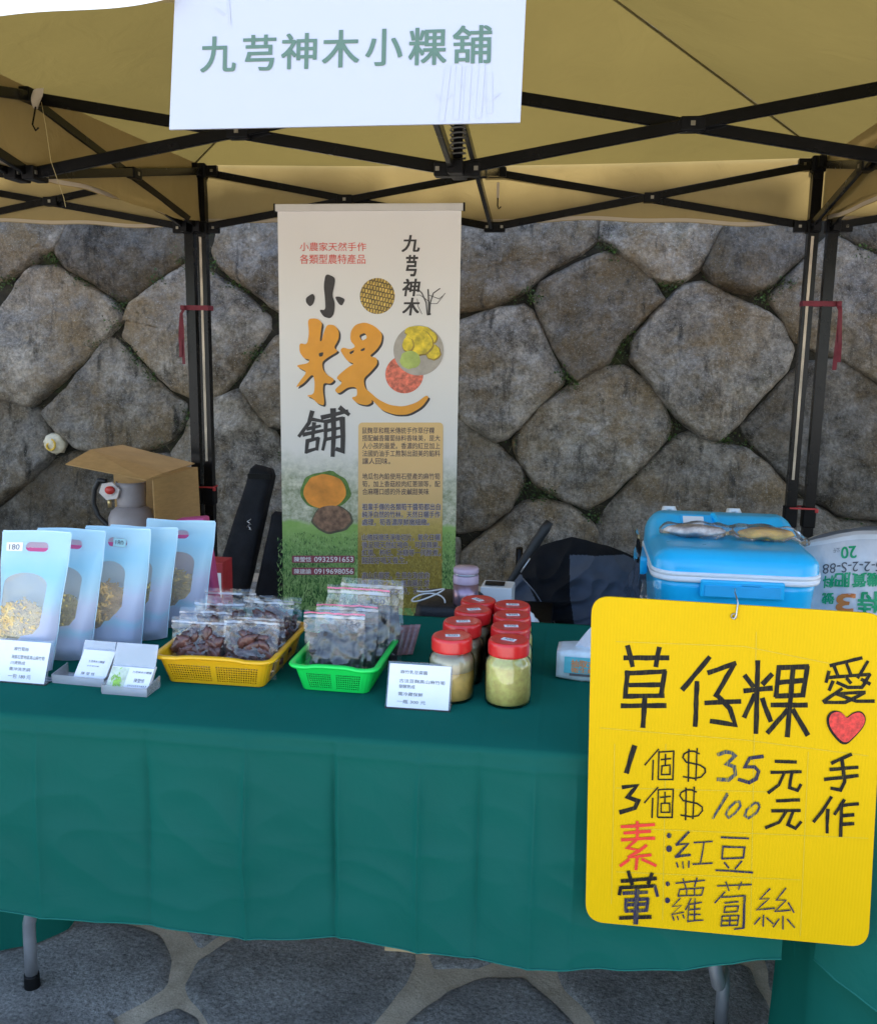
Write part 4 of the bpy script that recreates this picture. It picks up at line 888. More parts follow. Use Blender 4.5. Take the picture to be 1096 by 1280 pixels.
t.links.new(cb_.outputs[0], bk.inputs[0]); nn, _ = noisecol(t, (.5, .5, .5), (1.4, 1.4, 1.4), 60, 4, .3, .7, tc.outputs['Object']); t.links.new(mixc(t, 1, bk.outputs[0], nn, 'MULTIPLY'), p.inputs['Base Color']); t.links.new(p.outputs[0], out.inputs[0])
obj('picture', disc(555, 505, 92, 95, .0006, f4), m, T, True)
obj('picture', disc(697, 918, 100, 100, .0006, f4), mat('red_food_print', (.72, .16, .09), .5, .45, 45), T, True)
obj('picture', disc(772, 792, 132, 132, .0009, f4), mat('plate_print', (.42, .37, .31), .5, .15, 14), T, True)
yf = mat('yellow_fruit_print', (.70, .52, .02), .5, .35, 26); fb = MB()
for k, (x, y, rx, ry) in enumerate(((770,690,70,28),(835,722,32,30),(848,800,36,38),(770,750,75,66),(715,760,28,36))): d_ = disc(x, y, rx, ry, .0012+k*.0001, f4, 30, .15, k); fb.add(d_.v, d_.f); d_ = disc(x+3, y+4, rx+4, ry+4, .00115+k*.0001, f4, 30, .15, k); fb.add(d_.v, d_.f, 1)
obj('fruit_picture', fb, [yf, mat('fruit_edge_print', (.30, .20, .02), .5, .3, 20)], T, True)
obj('fruit_picture', disc(728, 842, 54, 48, .0018, f4, 30, .15, 9), mat('green_fruit_print', (.40, .48, .11), .5, .2, 16), T, True)
obj('fruit_picture', disc(282, 478, 132, 102, .0006, f5, 40, .12, 2), mat('leaf_print', (.10, .19, .03), .5, .4, 30), T, True)
obj('fruit_picture', disc(278, 482, 112, 92, .0010, f5, 40, .1, 4), mat('mango_print', (.76, .27, .03), .5, .22, 10), T, True)
obj('fruit_picture', disc(318, 628, 108, 76, .0008, f5, 40, .12, 6), mat('shade_print', (.10, .09, .05), .5, .3, 20), T, True)
obj('fruit_picture', disc(316, 624, 98, 68, .0014, f5, 40, .1, 6), mat('root_print', (.22, .12, .07), .5, .45, 40), T, True)
# text panel
m, t, out = nodes('text_panel_print'); p = N(t, 'ShaderNodeBsdfPrincipled', Roughness=.5); tc = N(t, 'ShaderNodeTexCoord'); v = tc.outputs['Object']; sx = N(t, 'ShaderNodeSeparateXYZ'); t.links.new(v, sx.inputs[0])
zz = lambda y: PY(500, y, YB2).z
rp = N(t, 'ShaderNodeValToRGB'); mr = N(t, 'ShaderNodeMapRange'); mr.inputs[1].default_value = zz(745); mr.inputs[2].default_value = zz(528); t.links.new(sx.outputs[2], mr.inputs[0]); t.links.new(mr.outputs[0], rp.inputs[0])
e = rp.color_ramp.elements; e[0].position = 0; e[0].color = (.20, .16, .02, 1); e[1].position = 1; e[1].color = (.80, .52, .21, 1)
for pos, cc in ((.25, (.27, .20, .03)), (.42, (.48, .35, .09)), (.52, (.66, .44, .18)), (.7, (.78, .50, .22))): n_ = e.new(pos); n_.color = c4(cc)
gv, _ = noisecol(t, (.55, .55, .55), (1.5, 1.5, 1.5), 55, 6, .3, .7, v, .75); fz = N(t, 'ShaderNodeMapRange'); fz.inputs[1].default_value = .55; fz.inputs[2].default_value = .2; t.links.new(mr.outputs[0], fz.inputs[0])
t.links.new(mixc(t, fz.outputs[0], rp.outputs[0], mixc(t, 1, rp.outputs[0], gv, 'MULTIPLY')), p.inputs['Base Color']); t.links.new(p.outputs[0], out.inputs[0])
b = MB(); b.flat([(v.x, v.y) for v in rcorner([(448,528),(554,528),(552,760),(447,760)], 6)], lambda v: nx(v.x, v.y, .0004)); obj('text_panel', b, m, T, True)
para = ['鼠麴草和糯米傳統手作草仔粿', '搭配鹹香蘿蔔絲料香味美，是大', '人小孩的最愛。香濃的紅豆加上', '法國奶油手工熬製出甜美的餡料', '讓人回味。', '', '地瓜包內餡使用石壁產的麻竹筍', '筍，加上香菇絞肉紅蔥頭等，配', '合麻糬口感的外皮鹹甜美味', '', '祖輩手傳的各類筍干醬筍都出自', '純淨自然的竹林，天然日曬手作', '處理，筍香濃厚鮮嫩細緻。', '', '山楂採摘洗淨後切片，氧化日曬', '後呈現天然紅褐色，可與蘋果、', '紅棗、枸杞、冰糖等一同熬煮，', '酸甜好喝又養生。', '', '高山烏龍茶，生長在海拔約', '雲霧籠罩之上，無農藥自然', '農法栽培順應天時，茶主自']
tm = MB(); th = MB()
for i, s_ in enumerate(para):
    if not s_: continue
    y = 534+i*9.55; w = 97*min(1, len(s_)/14)*(1 if len(s_) > 5 else 1.0)
    text(tm, s_, [nx(453, y, .0010), nx(453+w, y, .0010), nx(453+w, y+8, .0010), nx(453, y+8, .0010)], .004, 0, False, 2)
    if i > 9: text(th, s_, [nx(452.6, y-.4, .0007), nx(453.4+w, y-.4, .0007), nx(453.4+w, y+8.4, .0007), nx(452.6, y+8.4, .0007)], .04, 0, False, 2)
obj('small_lettering', tm, mat('violet_ink', (.075, .05, .075), .6, .1, 30), T, True); obj('letter_halo', th, mat('halo_print', (.45, .40, .42), .6, .05, 30), T, True)
mb_ = MB(); pmt = mat('maroon_print', (.27, .06, .085), .6, .08, 10)
for y0, y1 in ((694.5, 703.5), (709.5, 718.5)): mb_.flat([(v.x, v.y) for v in rcorner([(365,y0),(443,y0),(443,y1),(365,y1)], 1.5)], lambda v: nx(v.x, v.y, .0005))
obj('name_strip', mb_, pmt, T, True)
wt = MB()
for s_, x0, x1, y in (('陳瑩恬',368,389,696),('0932591653',393,441.5,696),('陳建諭',368,389,711),('0919698056',393,441.5,711)): text(wt, s_, [nx(x0, y, .001), nx(x1, y, .001), nx(x1, y+6.2, .001), nx(x0, y+6.2, .001)], .012)
obj('white_lettering', wt, PAPER, T, True)

# ------------------------------------------------------------------ blue stand-up pouches with bamboo shoots
m, t, out = nodes('pouch_print'); p = N(t, 'ShaderNodeBsdfPrincipled', Roughness=.38); tc = N(t, 'ShaderNodeTexCoord'); v = tc.outputs['Object']; sx = N(t, 'ShaderNodeSeparateXYZ'); t.links.new(v, sx.inputs[0])
nz = N(t, 'ShaderNodeTexNoise', Scale=14, Detail=4); t.links.new(v, nz.inputs['Vector']); ma = N(t, 'ShaderNodeMath', operation='MULTIPLY_ADD'); ma.inputs[1].default_value = .06; t.links.new(nz.outputs['Fac'], ma.inputs[0]); t.links.new(sx.outputs[2], ma.inputs[2])
mr = N(t, 'ShaderNodeMapRange'); mr.inputs[1].default_value = .03; mr.inputs[2].default_value = .31; t.links.new(ma.outputs[0], mr.inputs[0]); rp = N(t, 'ShaderNodeValToRGB'); t.links.new(mr.outputs[0], rp.inputs[0])
e = rp.color_ramp.elements; e[0].position = .0; e[0].color = (.66, .70, .86, 1); e[1].position = 1; e[1].color = (.55, .82, .93, 1)
for pos, cc in ((.16, (.58, .67, .88)), (.22, (.47, .72, .90)), (.27, (.66, .70, .89)), (.42, (.68, .74, .91)), (.55, (.54, .79, .92)), (.72, (.40, .75, .92)), (.85, (.54, .82, .93))): n_ = e.new(pos); n_.color = c4(cc)
t.links.new(rp.outputs[0], p.inputs['Base Color'])
bn = N(t, 'ShaderNodeTexNoise', Scale=16, Detail=3); t.links.new(v, bn.inputs['Vector']); bp = N(t, 'ShaderNodeBump', Strength=.25, Distance=.006); t.links.new(bn.outputs['Fac'], bp.inputs['Height']); t.links.new(bp.outputs[0], p.inputs['Normal']); tl = N(t, 'ShaderNodeBsdfTranslucent'); t.links.new(rp.outputs[0], tl.inputs[0]); ms = N(t, 'ShaderNodeMixShader'); ms.inputs[0].default_value = .34; t.links.new(p.outputs[0], ms.inputs[1]); t.links.new(tl.outputs[0], ms.inputs[2]); t.links.new(ms.outputs[0], out.inputs[0]); POUCH = m
MAG = mat('magenta_card', (.50, .06, .19), .5, .08, 20); FILM = film('clear_film'); WFILM = film('window_film', (1, 1, 1), .15, .07, .12, .35, 25)
SHOOT = [mat('bamboo_shred', c, .5, .22, 40, .3, 200) for c in ((.90, .60, .25), (.86, .64, .24), (.90, .56, .25))]
LINER = fabric('pouch_liner', (.80, .86, .90), .65, .04, 9, .2, 300)
SHOOTB = mat('shred_heap', (.88, .58, .24), .6, .22, 70, .8, 150)
def pouch(loc, w, h, lean, label, seed, win, hole=True, shred=0, sticker=None, rz=0., roll=.012):
    T = thing('snack_pouch', label, 'pouch', loc, rz, 'blue stand up pouches in a row'); rd = random.Random(seed)
    def surf(a, z, side):
        u = a/(w/2); vz = z/h; th = .034*(1-min(1, vz/.86))**.65*math.sqrt(max(0, 1-min(1, abs(u))**4)) + .0009
        th *= min(1, .35+vz*7) if vz < .1 else 1
        cz = .006*math.sin(a*38+seed)*(vz > .5)*(vz-.5)*2+.003*noise.noise((a*22, z*18, seed))
        return Vector((a*(.86+.14*min(1, vz*1.25))*(1-.02*math.sin(vz*3.1))+roll*(vz-1), lean*vz+(-th if side == 0 else th)+cz, z+.006*(u*u)*(1-vz)))
    def panel(side, holes):
        b = MB(); pts = []; nxg, nyg = 18, 30
        poly = [(-w/2+w*i/nxg, .0) for i in range(nxg)]+[(w/2, h*i/nyg) for i in range(nyg)]+[(w/2-w*i/nxg, h) for i in range(nxg)]+[(-w/2, h-h*i/nyg) for i in range(nyg)]
        V0 = [Vector(q) for q in poly]; E0 = [(i, (i+1) % len(poly)) for i in range(len(poly))]
        for hl in holes:
            k = len(V0); V0 += [Vector(q) for q in hl]; E0 += [(k+i, k+(i+1) % len(hl)) for i in range(len(hl))]
        for i in range(1, nxg):
            for j in range(1, nyg):
                q = Vector((-w/2+w*i/nxg, h*j/nyg))
                if not any(inside(q, hl) for hl in holes): V0.append(q)
        V, E_, F, *_ = delaunay_2d_cdt(V0, E0, [], 1, 1e-6)
        fs = []
        for f in F:
            c = sum((V[i] for i in f), Vector((0, 0)))/len(f)
            if not any(inside(c, hl) for hl in holes): fs.append(list(f) if side == 0 else list(f)[::-1])
        b.add([surf(q.x, q.y, side) for q in V], fs, 0, True); return b
    hw, hh, hz = .024, .0095, h-.030
    slot = [(sx_*(hw-hh)+hh*math.cos(R_(a)), hz+hh*math.sin(R_(a))) for sx_, a0 in ((1, -90), (-1, 90)) for a in range(a0, a0+181, 30)]
    x0, x1, z0, z1 = win; wd2 = [(x0, z0-.022), (x0+.016, z0-.026), (x0+.030, z0-.020), (x0+.038, z0-.008), (x0+.050, z0-.006), (x0+.060, z0+.006), (x1-.012, z0+.010), (x1-.004, z0+.020), (x1, z0+.024), (x1, z1)]
    for k in range(1, 12): wd2.append(((x0+x1)/2+(x1-x0)/2*math.cos(math.pi*k/12), z1+.026*math.sin(math.pi*k/12)))
    wd2.append((x0, z1))
    holes = [wd2]+([slot] if hole else [])
    obj('front_panel', panel(0, holes), POUCH, T); obj('back_panel', panel(1, []), LINER, T)
    if hole: mg = MB(); mg.grid(6, 2, lambda u, v: surf(-.03+.06*u, hz-.014+.028*v, 0)+Vector((0, .0022, 0))); obj('inner_card', mg, MAG, T)
    sk_ = MB()
    for sg in (-1, 1): sk_.grid(1, 24, lambda u, v, sg=sg: surf(sg*w/2, h*v, 0)+Vector((sg*(.0018*u), .001, 0)))
    sk_.grid(20, 1, lambda u, v: surf(-w/2+w*u, h, 0)+Vector((0, .001, .003*v))); obj('sealed_edge', sk_, mat('seal_edge', (.50, .72, .84), .4, .03, 9), T)
    wb_ = MB(); wb_.flat(wd2, lambda q: surf(q.x, q.y, 0)+Vector((0, .0008, 0))); obj('window', wb_, WFILM, T)
    fb = MB(); zt_ = z0+.072
    for _ in range(420):
        a = rd.uniform(x0+.004, x1-.006); top = zt_-.024*(abs(a-(x0+x1)/2)/((x1-x0)/2))**2
        z = rd.uniform(z0-.02, max(z0, top)); an = rd.gauss(0, .9); L = rd.uniform(.012, .026); d = Vector((math.cos(an), rd.uniform(-.15, .15), math.sin(an)))
        o = surf(max(-w*.46, min(w*.46, a)), z, 0)+Vector((0, rd.uniform(.004, .008), 0)); bend = Vector((rd.uniform(-1, 1), 0, rd.uniform(-1, 1)))*.004
        fb.tube([o-d*L/2, o+bend, o+d*L/2], rd.uniform(.0014, .0030), 5)
    fi = obj('bamboo_shreds', fb, SHOOT[shred], T)
    hb_ = MB(); hb_.grid(12, 12, lambda u, v: surf((x0-.008)+(x1-x0+.016)*u, z0-.022+(zt_-z0+.016-.022*(2*u-1)**2)*v, 0)+Vector((0, .010, 0))); obj('shred_heap', hb_, SHOOTB, T)
    if sticker:
        st, sx0, txt = sticker; sb = MB(); sb.grid(4, 2, lambda u, v: surf(sx0-.016+.032*u, hz-.009+.018*v, 0)+Vector((0, -.0012, 0))); so_ = obj('price_sticker', sb, st, T)
        tb = MB(); text(tb, txt, [surf(a, z, 0)+Vector((0, -.0020, 0)) for a, z in ((sx0-.010, hz+.005), (sx0+.010, hz+.005), (sx0+.010, hz-.006), (sx0-.010, hz-.006))], .0); obj('lettering', tb, GREYINK, so_)
    return T
TEAL = mat('teal_sticker', (.36, .62, .66), .5, .05, 30)
pouch((-.660, -2.955, TZ), .142, .284, .028, 'blue pouch of pale bamboo shreds in front at the left edge, with white price sticker', 1, (-.058, .040, .075, .178), True, 0, (PAPER, -.045, '180'), 0, .034)
pouch((-.634, -2.870, TZ), .150, .273, .028, 'second blue pouch from the front, mostly covered, with greenish shreds in its window', 2, (-.060, .040, .070, .172), True, 1, None, 0, .026)
pouch((-.575, -2.785, TZ), .150, .263, .026, 'blue pouch amid the row with a teal 180 sticker over its handle slot', 3, (-.048, .030, .075, .168), True, 2, (TEAL, .006, '180'))
pouch((-.553, -2.712, TZ), .160, .252, .026, 'narrowly visible blue pouch without open slot, fourth from the front', 4, (-.048, .036, .070, .160), False, 1)
pouch((-.508, -2.610, TZ), .168, .250, .024, 'rearmost blue pouch behind the yellow basket with magenta showing in its handle slot', 5, (-.040, .048, .065, .155), True, 0)
b = MB(); b.box((-.50, -2.50, TZ+.124), (.075, .04, .240), 0, Matrix.Rotation(-.12, 3, 'Y'), .006); tag(obj('paper_bag', b, MAG), 'magenta paper bag standing behind the rearmost blue pouch', 'bag')

# ------------------------------------------------------------------ acrylic signs and card holders
ACR = film('acrylic', (.97, .98, 1), .05, .06, .05, .0, 10); FROST = film('frosted_plastic', (.93, .94, .97), .30, .10, .25, .1, 60)
def acrylic(bl, br, top_dy, h, label, lines, lw):
    bl, br = Vector(bl), Vector(br); c = (bl+br)/2; rz = math.atan2(br.y-bl.y, br.x-bl.x); w = (br-bl).length
    T = thing('acrylic_sign', label, 'sign', (c.x, c.y, TZ), rz, None); ps_ = lambda a, z, d=0: Vector((a, top_dy*z/h+d, z))
    b = MB(); b.hexa([ps_(-w/2, .001, .0022), ps_(w/2, .001, .0022), ps_(w/2, .001, .0045), ps_(-w/2, .001, .0045), ps_(-w/2, h, .0022), ps_(w/2, h, .0022), ps_(w/2, h, .0045), ps_(-w/2, h, .0045)]); obj('stand_back', b, ACR, T)
    b = MB(); b.box((0, .022, .0015), (w, .045, .0025)); obj('stand_base', b, ACR, T)
    b = MB(); k = .003; b.hexa([ps_(-w/2+k, .003, 0), ps_(w/2-k, .003, 0), ps_(w/2-k, .003, .0012), ps_(-w/2+k, .003, .0012), ps_(-w/2+k, h-k, 0), ps_(w/2-k, h-k, 0), ps_(w/2-k, h-k, .0012), ps_(-w/2+k, h-k, .0012)]); obj('paper', b, PAPER, T)
    tb = MB()
    for s_, x0, x1, z0, z1 in lines: text(tb, s_, [ps_(-w/2+w*a, h*z, -.0007) for a, z in ((x0, z1), (x1, z1), (x1, z0), (x0, z0))], .0 if lw < 1 else .01, 0, False, 2)
    obj('lettering', tb, GREYINK, T)
acrylic((-.738, -3.022, 0), (-.606, -3.026, 0), .035, .079, 'white acrylic price card standing before the blue pouches at the left edge', [('麻竹筍絲', .40, .64, .74, .83), ('海拔石壁地區高山麻竹筍', .38, .92, .56, .65), ('川燙熟成', .38, .62, .43, .51), ('需沖洗烹調', .38, .72, .29, .37), ('一包 180 元', .38, .75, .12, .22)], 0)
acrylic((.067, -3.024, 0), (.1885, -3.024, 0), .035, .079, 'white acrylic price card standing before the jars next to the green basket', [('麻竹乳豆腐醬', .20, .62, .76, .84), ('古法豆麴高山麻竹筍', .19, .90, .57, .65), ('發酵熟成', .19, .44, .45, .53), ('需冷藏保鮮', .19, .57, .29, .37), ('一瓶 300 元', .18, .62, .13, .21)], 0)
CARD = mat('card_stack', (.78, .80, .85), .6, .03, 20, stretch=(1, 400, 1))
def holder(c, rz, w, d, cards, label, pic):
    T = thing('card_holder', label, 'card holder', (c[0], c[1], TZ), rz, 'plastic business card holders'); cw, ch, tilt, cx = cards
    b = MB(); b.box((0, d/2, .002), (w, d, .003)); b.box((0, .0012, .009), (w, .002, .017))
    for sg in (-1, 1): b.hexa([(sg*w/2-.001, 0, .0035), (sg*w/2+.001, 0, .0035), (sg*w/2+.001, d, .0035), (sg*w/2-.001, d, .0035), (sg*w/2-.001, 0, .018), (sg*w/2+.001, 0, .018), (sg*w/2+.001, d, .024), (sg*w/2-.001, d, .024)])
    obj('tray', b, FROST, T)
    bx_ = cx; b = MB(); bh = pic[2]; y1 = d*.5; b.hexa([(bx_-cw/2-.002, y1, .0036), (bx_+cw/2+.002, y1, .0036), (bx_+cw/2+.002, y1+.002, .0036), (bx_-cw/2-.002, y1+.002, .0036), (bx_-cw/2+.004, y1+bh*.35, bh), (bx_+cw/2+.004, y1+bh*.35, bh), (bx_+cw/2+.004, y1+bh*.35+.002, bh), (bx_-cw/2+.004, y1+bh*.35+.002, bh)]); obj('back_rest', b, FROST, T)
    P_ = lambda a, z, k=0: Vector((cx+a+z*tilt[0], .006+z*tilt[1]+k, .004+z)); b = MB(); th = .012
    b.hexa([P_(-cw/2, 0), P_(cw/2, 0), P_(cw/2, 0, th), P_(-cw/2, 0, th), P_(-cw/2, ch), P_(cw/2, ch), P_(cw/2, ch, th), P_(-cw/2, ch, th)]); cd_ = obj('cards', b, CARD, T)
    tb = MB()
    for s_, x0, x1, z0, z1 in pic[0]: text(tb, s_, [P_(-cw/2+cw*a, ch*z, -.0006) for a, z in ((x0, z1), (x1, z1), (x1, z0), (x0, z0))], .0, 0, False, 2)
    obj('lettering', tb, GREYINK, cd_)
    if pic[1]:
        pb = MB(); pb.add([P_(-cw/2+.001, .001, -.0004), P_(-cw/2+cw*.42, .001, -.0004), P_(-cw/2+cw*.42, ch-.001, -.0004), P_(-cw/2+.001, ch-.001, -.0004)], [(0, 1, 2, 3)]); obj('card_picture', pb, mat('sprout_print', (.55, .62, .50), .6, .25, 40), cd_)
        fb = MB(); rd = random.Random(4)
        for k in range(70):
            a = -cw/2+cw*.22+rd.gauss(0, .005); z = ch*.42+rd.gauss(0, .006); an = rd.uniform(0, 6.3); L = rd.uniform(.002, .005); s_ = Vector((math.cos(an), math.sin(an)))*L; n_ = Vector((-s_.y, s_.x))*.3
            fb.add([P_(a-s_.x, z-s_.y, -.0007-k*4e-6), P_(a+n_.x, z+n_.y, -.0007-k*4e-6), P_(a+s_.x, z+s_.y, -.0007-k*4e-6), P_(a-n_.x, z-n_.y, -.0007-k*4e-6)], [(0, 1, 2, 3)])
        obj('sprout_picture', fb, mat('sprout_green', (.28, .52, .08), .6, .3, 60), cd_)
holder((-.545, -3.012), -.06, .112, .055, (.068, .056, (.18, .62), .016), 'frosted plastic holder with an upright stack of white business cards', ([('九芎神木小粿舖', .28, .78, .62, .70), ('手作草仔粿', .28, .66, .50, .54), ('陳 瑩 恬', .20, .62, .24, .33), ('0932591653', .20, .85, .12, .16)], False, .075))
b = MB()
holder((-.432, -3.048), -.03, .092, .055, (.086, .040, (.10, .75), -.002), 'frosted plastic holder with landscape business cards showing a green sprout', ([('九芎神木小粿舖', .52, .97, .78, .88), ('陳瑩恬', .62, .86, .42, .58), ('0932591653', .50, .95, .26, .32), ('手作草仔粿紅豆蘿蔔絲', .50, .97, .16, .21)], True, .085))
# ------------------------------------------------------------------ perforated baskets
def basket(loc, rz, wb, db, wt, dt, h, label, m, rows, cols):
    T = thing('plastic_basket', label, 'basket', loc, rz); nx_, ny_, nc = 2*cols+2, 34, 4
    def per(v): return rrect((wb+(wt-wb)*v)/2, (db+(dt-db)*v)/2, .014+.004*v, nc, nx_, ny_)
    P0, P1 = per(0), per(1); n = len(P0); nr = rows+4
    side = []                                    # which perimeter cells are pierced
    for i in range(n):
        a, b_ = Vector(P0[i]), Vector(P0[(i+1) % n]); mid = (a+b_)/2
        fr = abs(mid.y) > db/2-.0005 and abs(mid.x) < wb/2-.016; ri = abs(mid.x) > wb/2-.0005 and abs(mid.y) < db/2-.016
        gap = (fr and abs(mid.x) < .0055)
        side.append((fr or ri) and not gap)
    b = MB()
    for j in range(nr):
        v0, v1 = j/nr, (j+1)/nr; A, B = per(v0), per(v1)
        for i in range(n):
            k = (i+1) % n; q = [Vector((*A[i], h*v0)), Vector((*A[k], h*v0)), Vector((*B[k], h*v1)), Vector((*B[i], h*v1))]
            if side[i] and 1 <= j < nr-3:
                c = sum(q, Vector((0, 0, 0)))/4; r = [c+(p_-c)*.68 for p_ in q]
                b.add(q+r, [(0, 1, 5, 4), (1, 2, 6, 5), (2, 3, 7, 6), (3, 0, 4, 7)])
            else: b.add(q, [(0, 1, 2, 3)])
    b.add([Vector((*p_, 0)) for p_ in P0], [tuple(range(n))[::-1]])
    def rz_(p_):                                  # rim line dips at the grips
        return h+.0035*max(0, 1-(p_[0]/(wt*.30))**4) if abs(p_[1]) > dt/2-.012 else h
    rings = []
    for off, dz in ((-.0005, -.0045), (.009, -.0035), (.011, .0), (.009, .003), (.001, .0035), (-.0025, .001), (-.0025, -.005)):
        R = rrect(wt/2+off, dt/2+off, .018+max(0, off), nc, nx_, ny_); rings.append([Vector((p_[0], p_[1], rz_(P1[i])+dz)) for i, p_ in enumerate(R)])
    obj('walls', b, m, T, False, .0014); r = MB(); r.loft(rings, 0, True, (False, False)); obj('rim', r, m, T); return T
def plastic(n, c): return mat(n, c, .38, .04, 9, .05, 90, sss=.0, coat=.15)
basket((-.283, -2.853, TZ+.003), .0, .195, .225, .226, .258, .056, 'yellow orange perforated basket full of bagged dark dried slices', plastic('basket_yellow', (.83, .44, .008)), 7, 17)
basket((-.042, -2.870, TZ+.003), -.02, .132, .185, .160, .215, .052, 'bright green perforated basket holding tall zip bags', plastic('basket_green', (.01, .72, .10)), 7, 12)

# ------------------------------------------------------------------ zip bags
DRY = [mat('dried_slice', (.105, .042, .034), .30, .6, 60, .8, 90, coat=.2), mat('dark_leaf', (.020, .014, .014), .30, .5, 20, 0, 70, spec=.5)]
BAGF = film('bag_film', (1, 1, 1), .03, .05, .04, .7, 9); WHZ = film('zip_white', (.96, .97, 1), .28, .10, .3, .1, 60); PKZ = mat('zip_pink', (.75, .18, .28), .4, .1, 30)
def zipbag(loc, rz, w, h, th, lean, label, cat, group, seed, kind, pink=False, marks=None, fill=.6):
    T = thing('zip_bag', label, cat, loc, rz, group); rd = random.Random(seed)
    def surf(u, v, sd):
        a = 2*u-1; pr = (1-min(1, v/.86)**1.6)*min(1, .25+v*6); t_ = th*pr*(max(0, 1-a*a)**.6)
        cr = .0045*noise.noise((a*3, v*4, seed))*(1-abs(a))+.0045*noise.noise((a*6+v*5, v*9, seed*3))*(.4+v)
        return Vector((a*w/2*(1+.03*math.sin(v*5+seed))+.004*noise.noise((v*4, seed, 1)), lean*v+sd*t_+cr+.006*a*a*math.sin(seed), v*h))
    b = MB(); b.grid(20, 26, lambda u, v: surf(u, v, -1)); b.grid(20, 26, lambda u, v: surf(u, v, 1)); obj('film', b, BAGF, T)
    z = MB(); z.grid(20, 1, lambda u, v: surf(u, .90+.035*v, -1)+Vector((0, -.0012, 0)))
    obj('zip_strip', z, WHZ, T)
    if pink:
        z = MB(); z.grid(20, 1, lambda u, v: surf(u, .955+.018*v, -1)+Vector((0, -.0014, 0))); obj('pink_zip_line', z, PKZ, T)
    c = MB()
    if kind == 0:
        for k in range(46):
            a = rd.uniform(-.82, .78); z0 = rd.uniform(.06, fill*(1-.25*abs(a))); r = rd.uniform(.008, .015)
            c.blob((a*w/2*.86, lean*z0+rd.uniform(-.5, .1)*th, z0*h+.004), r, 2, .45, 13, 0, (1.7, .4, .75), seed*31+k, Matrix.Rotation(rd.uniform(0, 3), 3, 'Y'))
    else:
        for sd in (-1, 1):
            def cf(u, v, sd=sd):
                p_ = surf(.07+.86*u, .03+(fill+.05*noise.noise((u*5, seed, 2)))*v, sd); q = noise.noise((u*3+v*2, v*3-u*2, seed))*.009+(1-abs(noise.noise((u*4-v*3, v*2.5+u*2, seed+9)))*2)*.007
                return Vector((p_.x, p_.y*.55+lean*v*.25-sd*.001+q, p_.z))
            c.grid(34, 30, cf, 0, True)
    obj('filling', c, DRY[kind], T)
    if marks:
        m_ = MB(); text(m_, marks, [surf(u, v, -1)+Vector((0, -.0022, 0)) for u, v in ((.70, .86), (.92, .86), (.92, .80), (.70, .80))], .0, 0, False, 2); obj('lettering', m_, GREYINK, T)
    return T
G1 = 'bags of dried slices in the yellow basket'
rowname = ['front', 'second', 'third', 'rear']
for r in range(4):
    for c_ in range(2):
        zipbag((-.334+c_*.108+.004*math.sin(r*5+c_), -2.932+r*.058, TZ+.008), .06*math.sin(r*7+c_*3), .112, .112+.008*math.sin(r*3+c_*2)+.004*r, .017, .018,
               f'bag of dark slices in the yellow basket, {rowname[r]} row, {"beside the blue pouches" if c_ == 0 else "nearer the green basket"}', 'zip bag', G1, r*2+c_+3, 0, False, None, .72)
for k, (x, y, rz, w, h, lean, pink, mk, lb) in enumerate((
    (-.053, -2.935, .03, .118, .142, .020, True, '150', 'front zip bag in the green basket, pink zip line, dark dried leaves'),
    (-.040, -2.892, .02, .124, .145, .028, True, None, 'second zip bag from the front in the green basket, dark leaves'),
    (-.030, -2.842, -.04, .135, .168, .028, True, '150', 'third zip bag in the green basket, taller than the two before it'),
    (-.012, -2.800, -.06, .140, .172, .030, False, '150元', 'rearmost and tallest zip bag leaning at the back of the green basket'))):
    zipbag((x, y, TZ+.008), rz, w, h, .015, lean, lb, 'zip bag', 'zip bags in the green basket', 60+k, 1, pink, mk, .66)
# stick packs behind the green basket
SPM = mat('stick_pack', (.30, .16, .15), .35, .35, 60, .3, 60, coat=.3)
for k in range(4):
    b = MB(); x = .030+k*.011; b.grid(4, 14, lambda u, v: Vector((x+(u-.5)*.012+.012*v, -2.735+.03*v+.004*k+.002*math.sin(u*3)*math.sin(v*3.1), TZ+.004+.058*v)))
    b.grid(4, 14, lambda u, v: Vector((x+(u-.5)*.012+.012*v, -2.735+.03*v+.004*k+.003+.002*math.sin(v*3.1), TZ+.004+.058*v)))
    tag(obj('stick_pack', b, SPM), 'slim brownish foil stick pack leaning behind the green basket', 'sachet', 'stick packs behind the green basket')

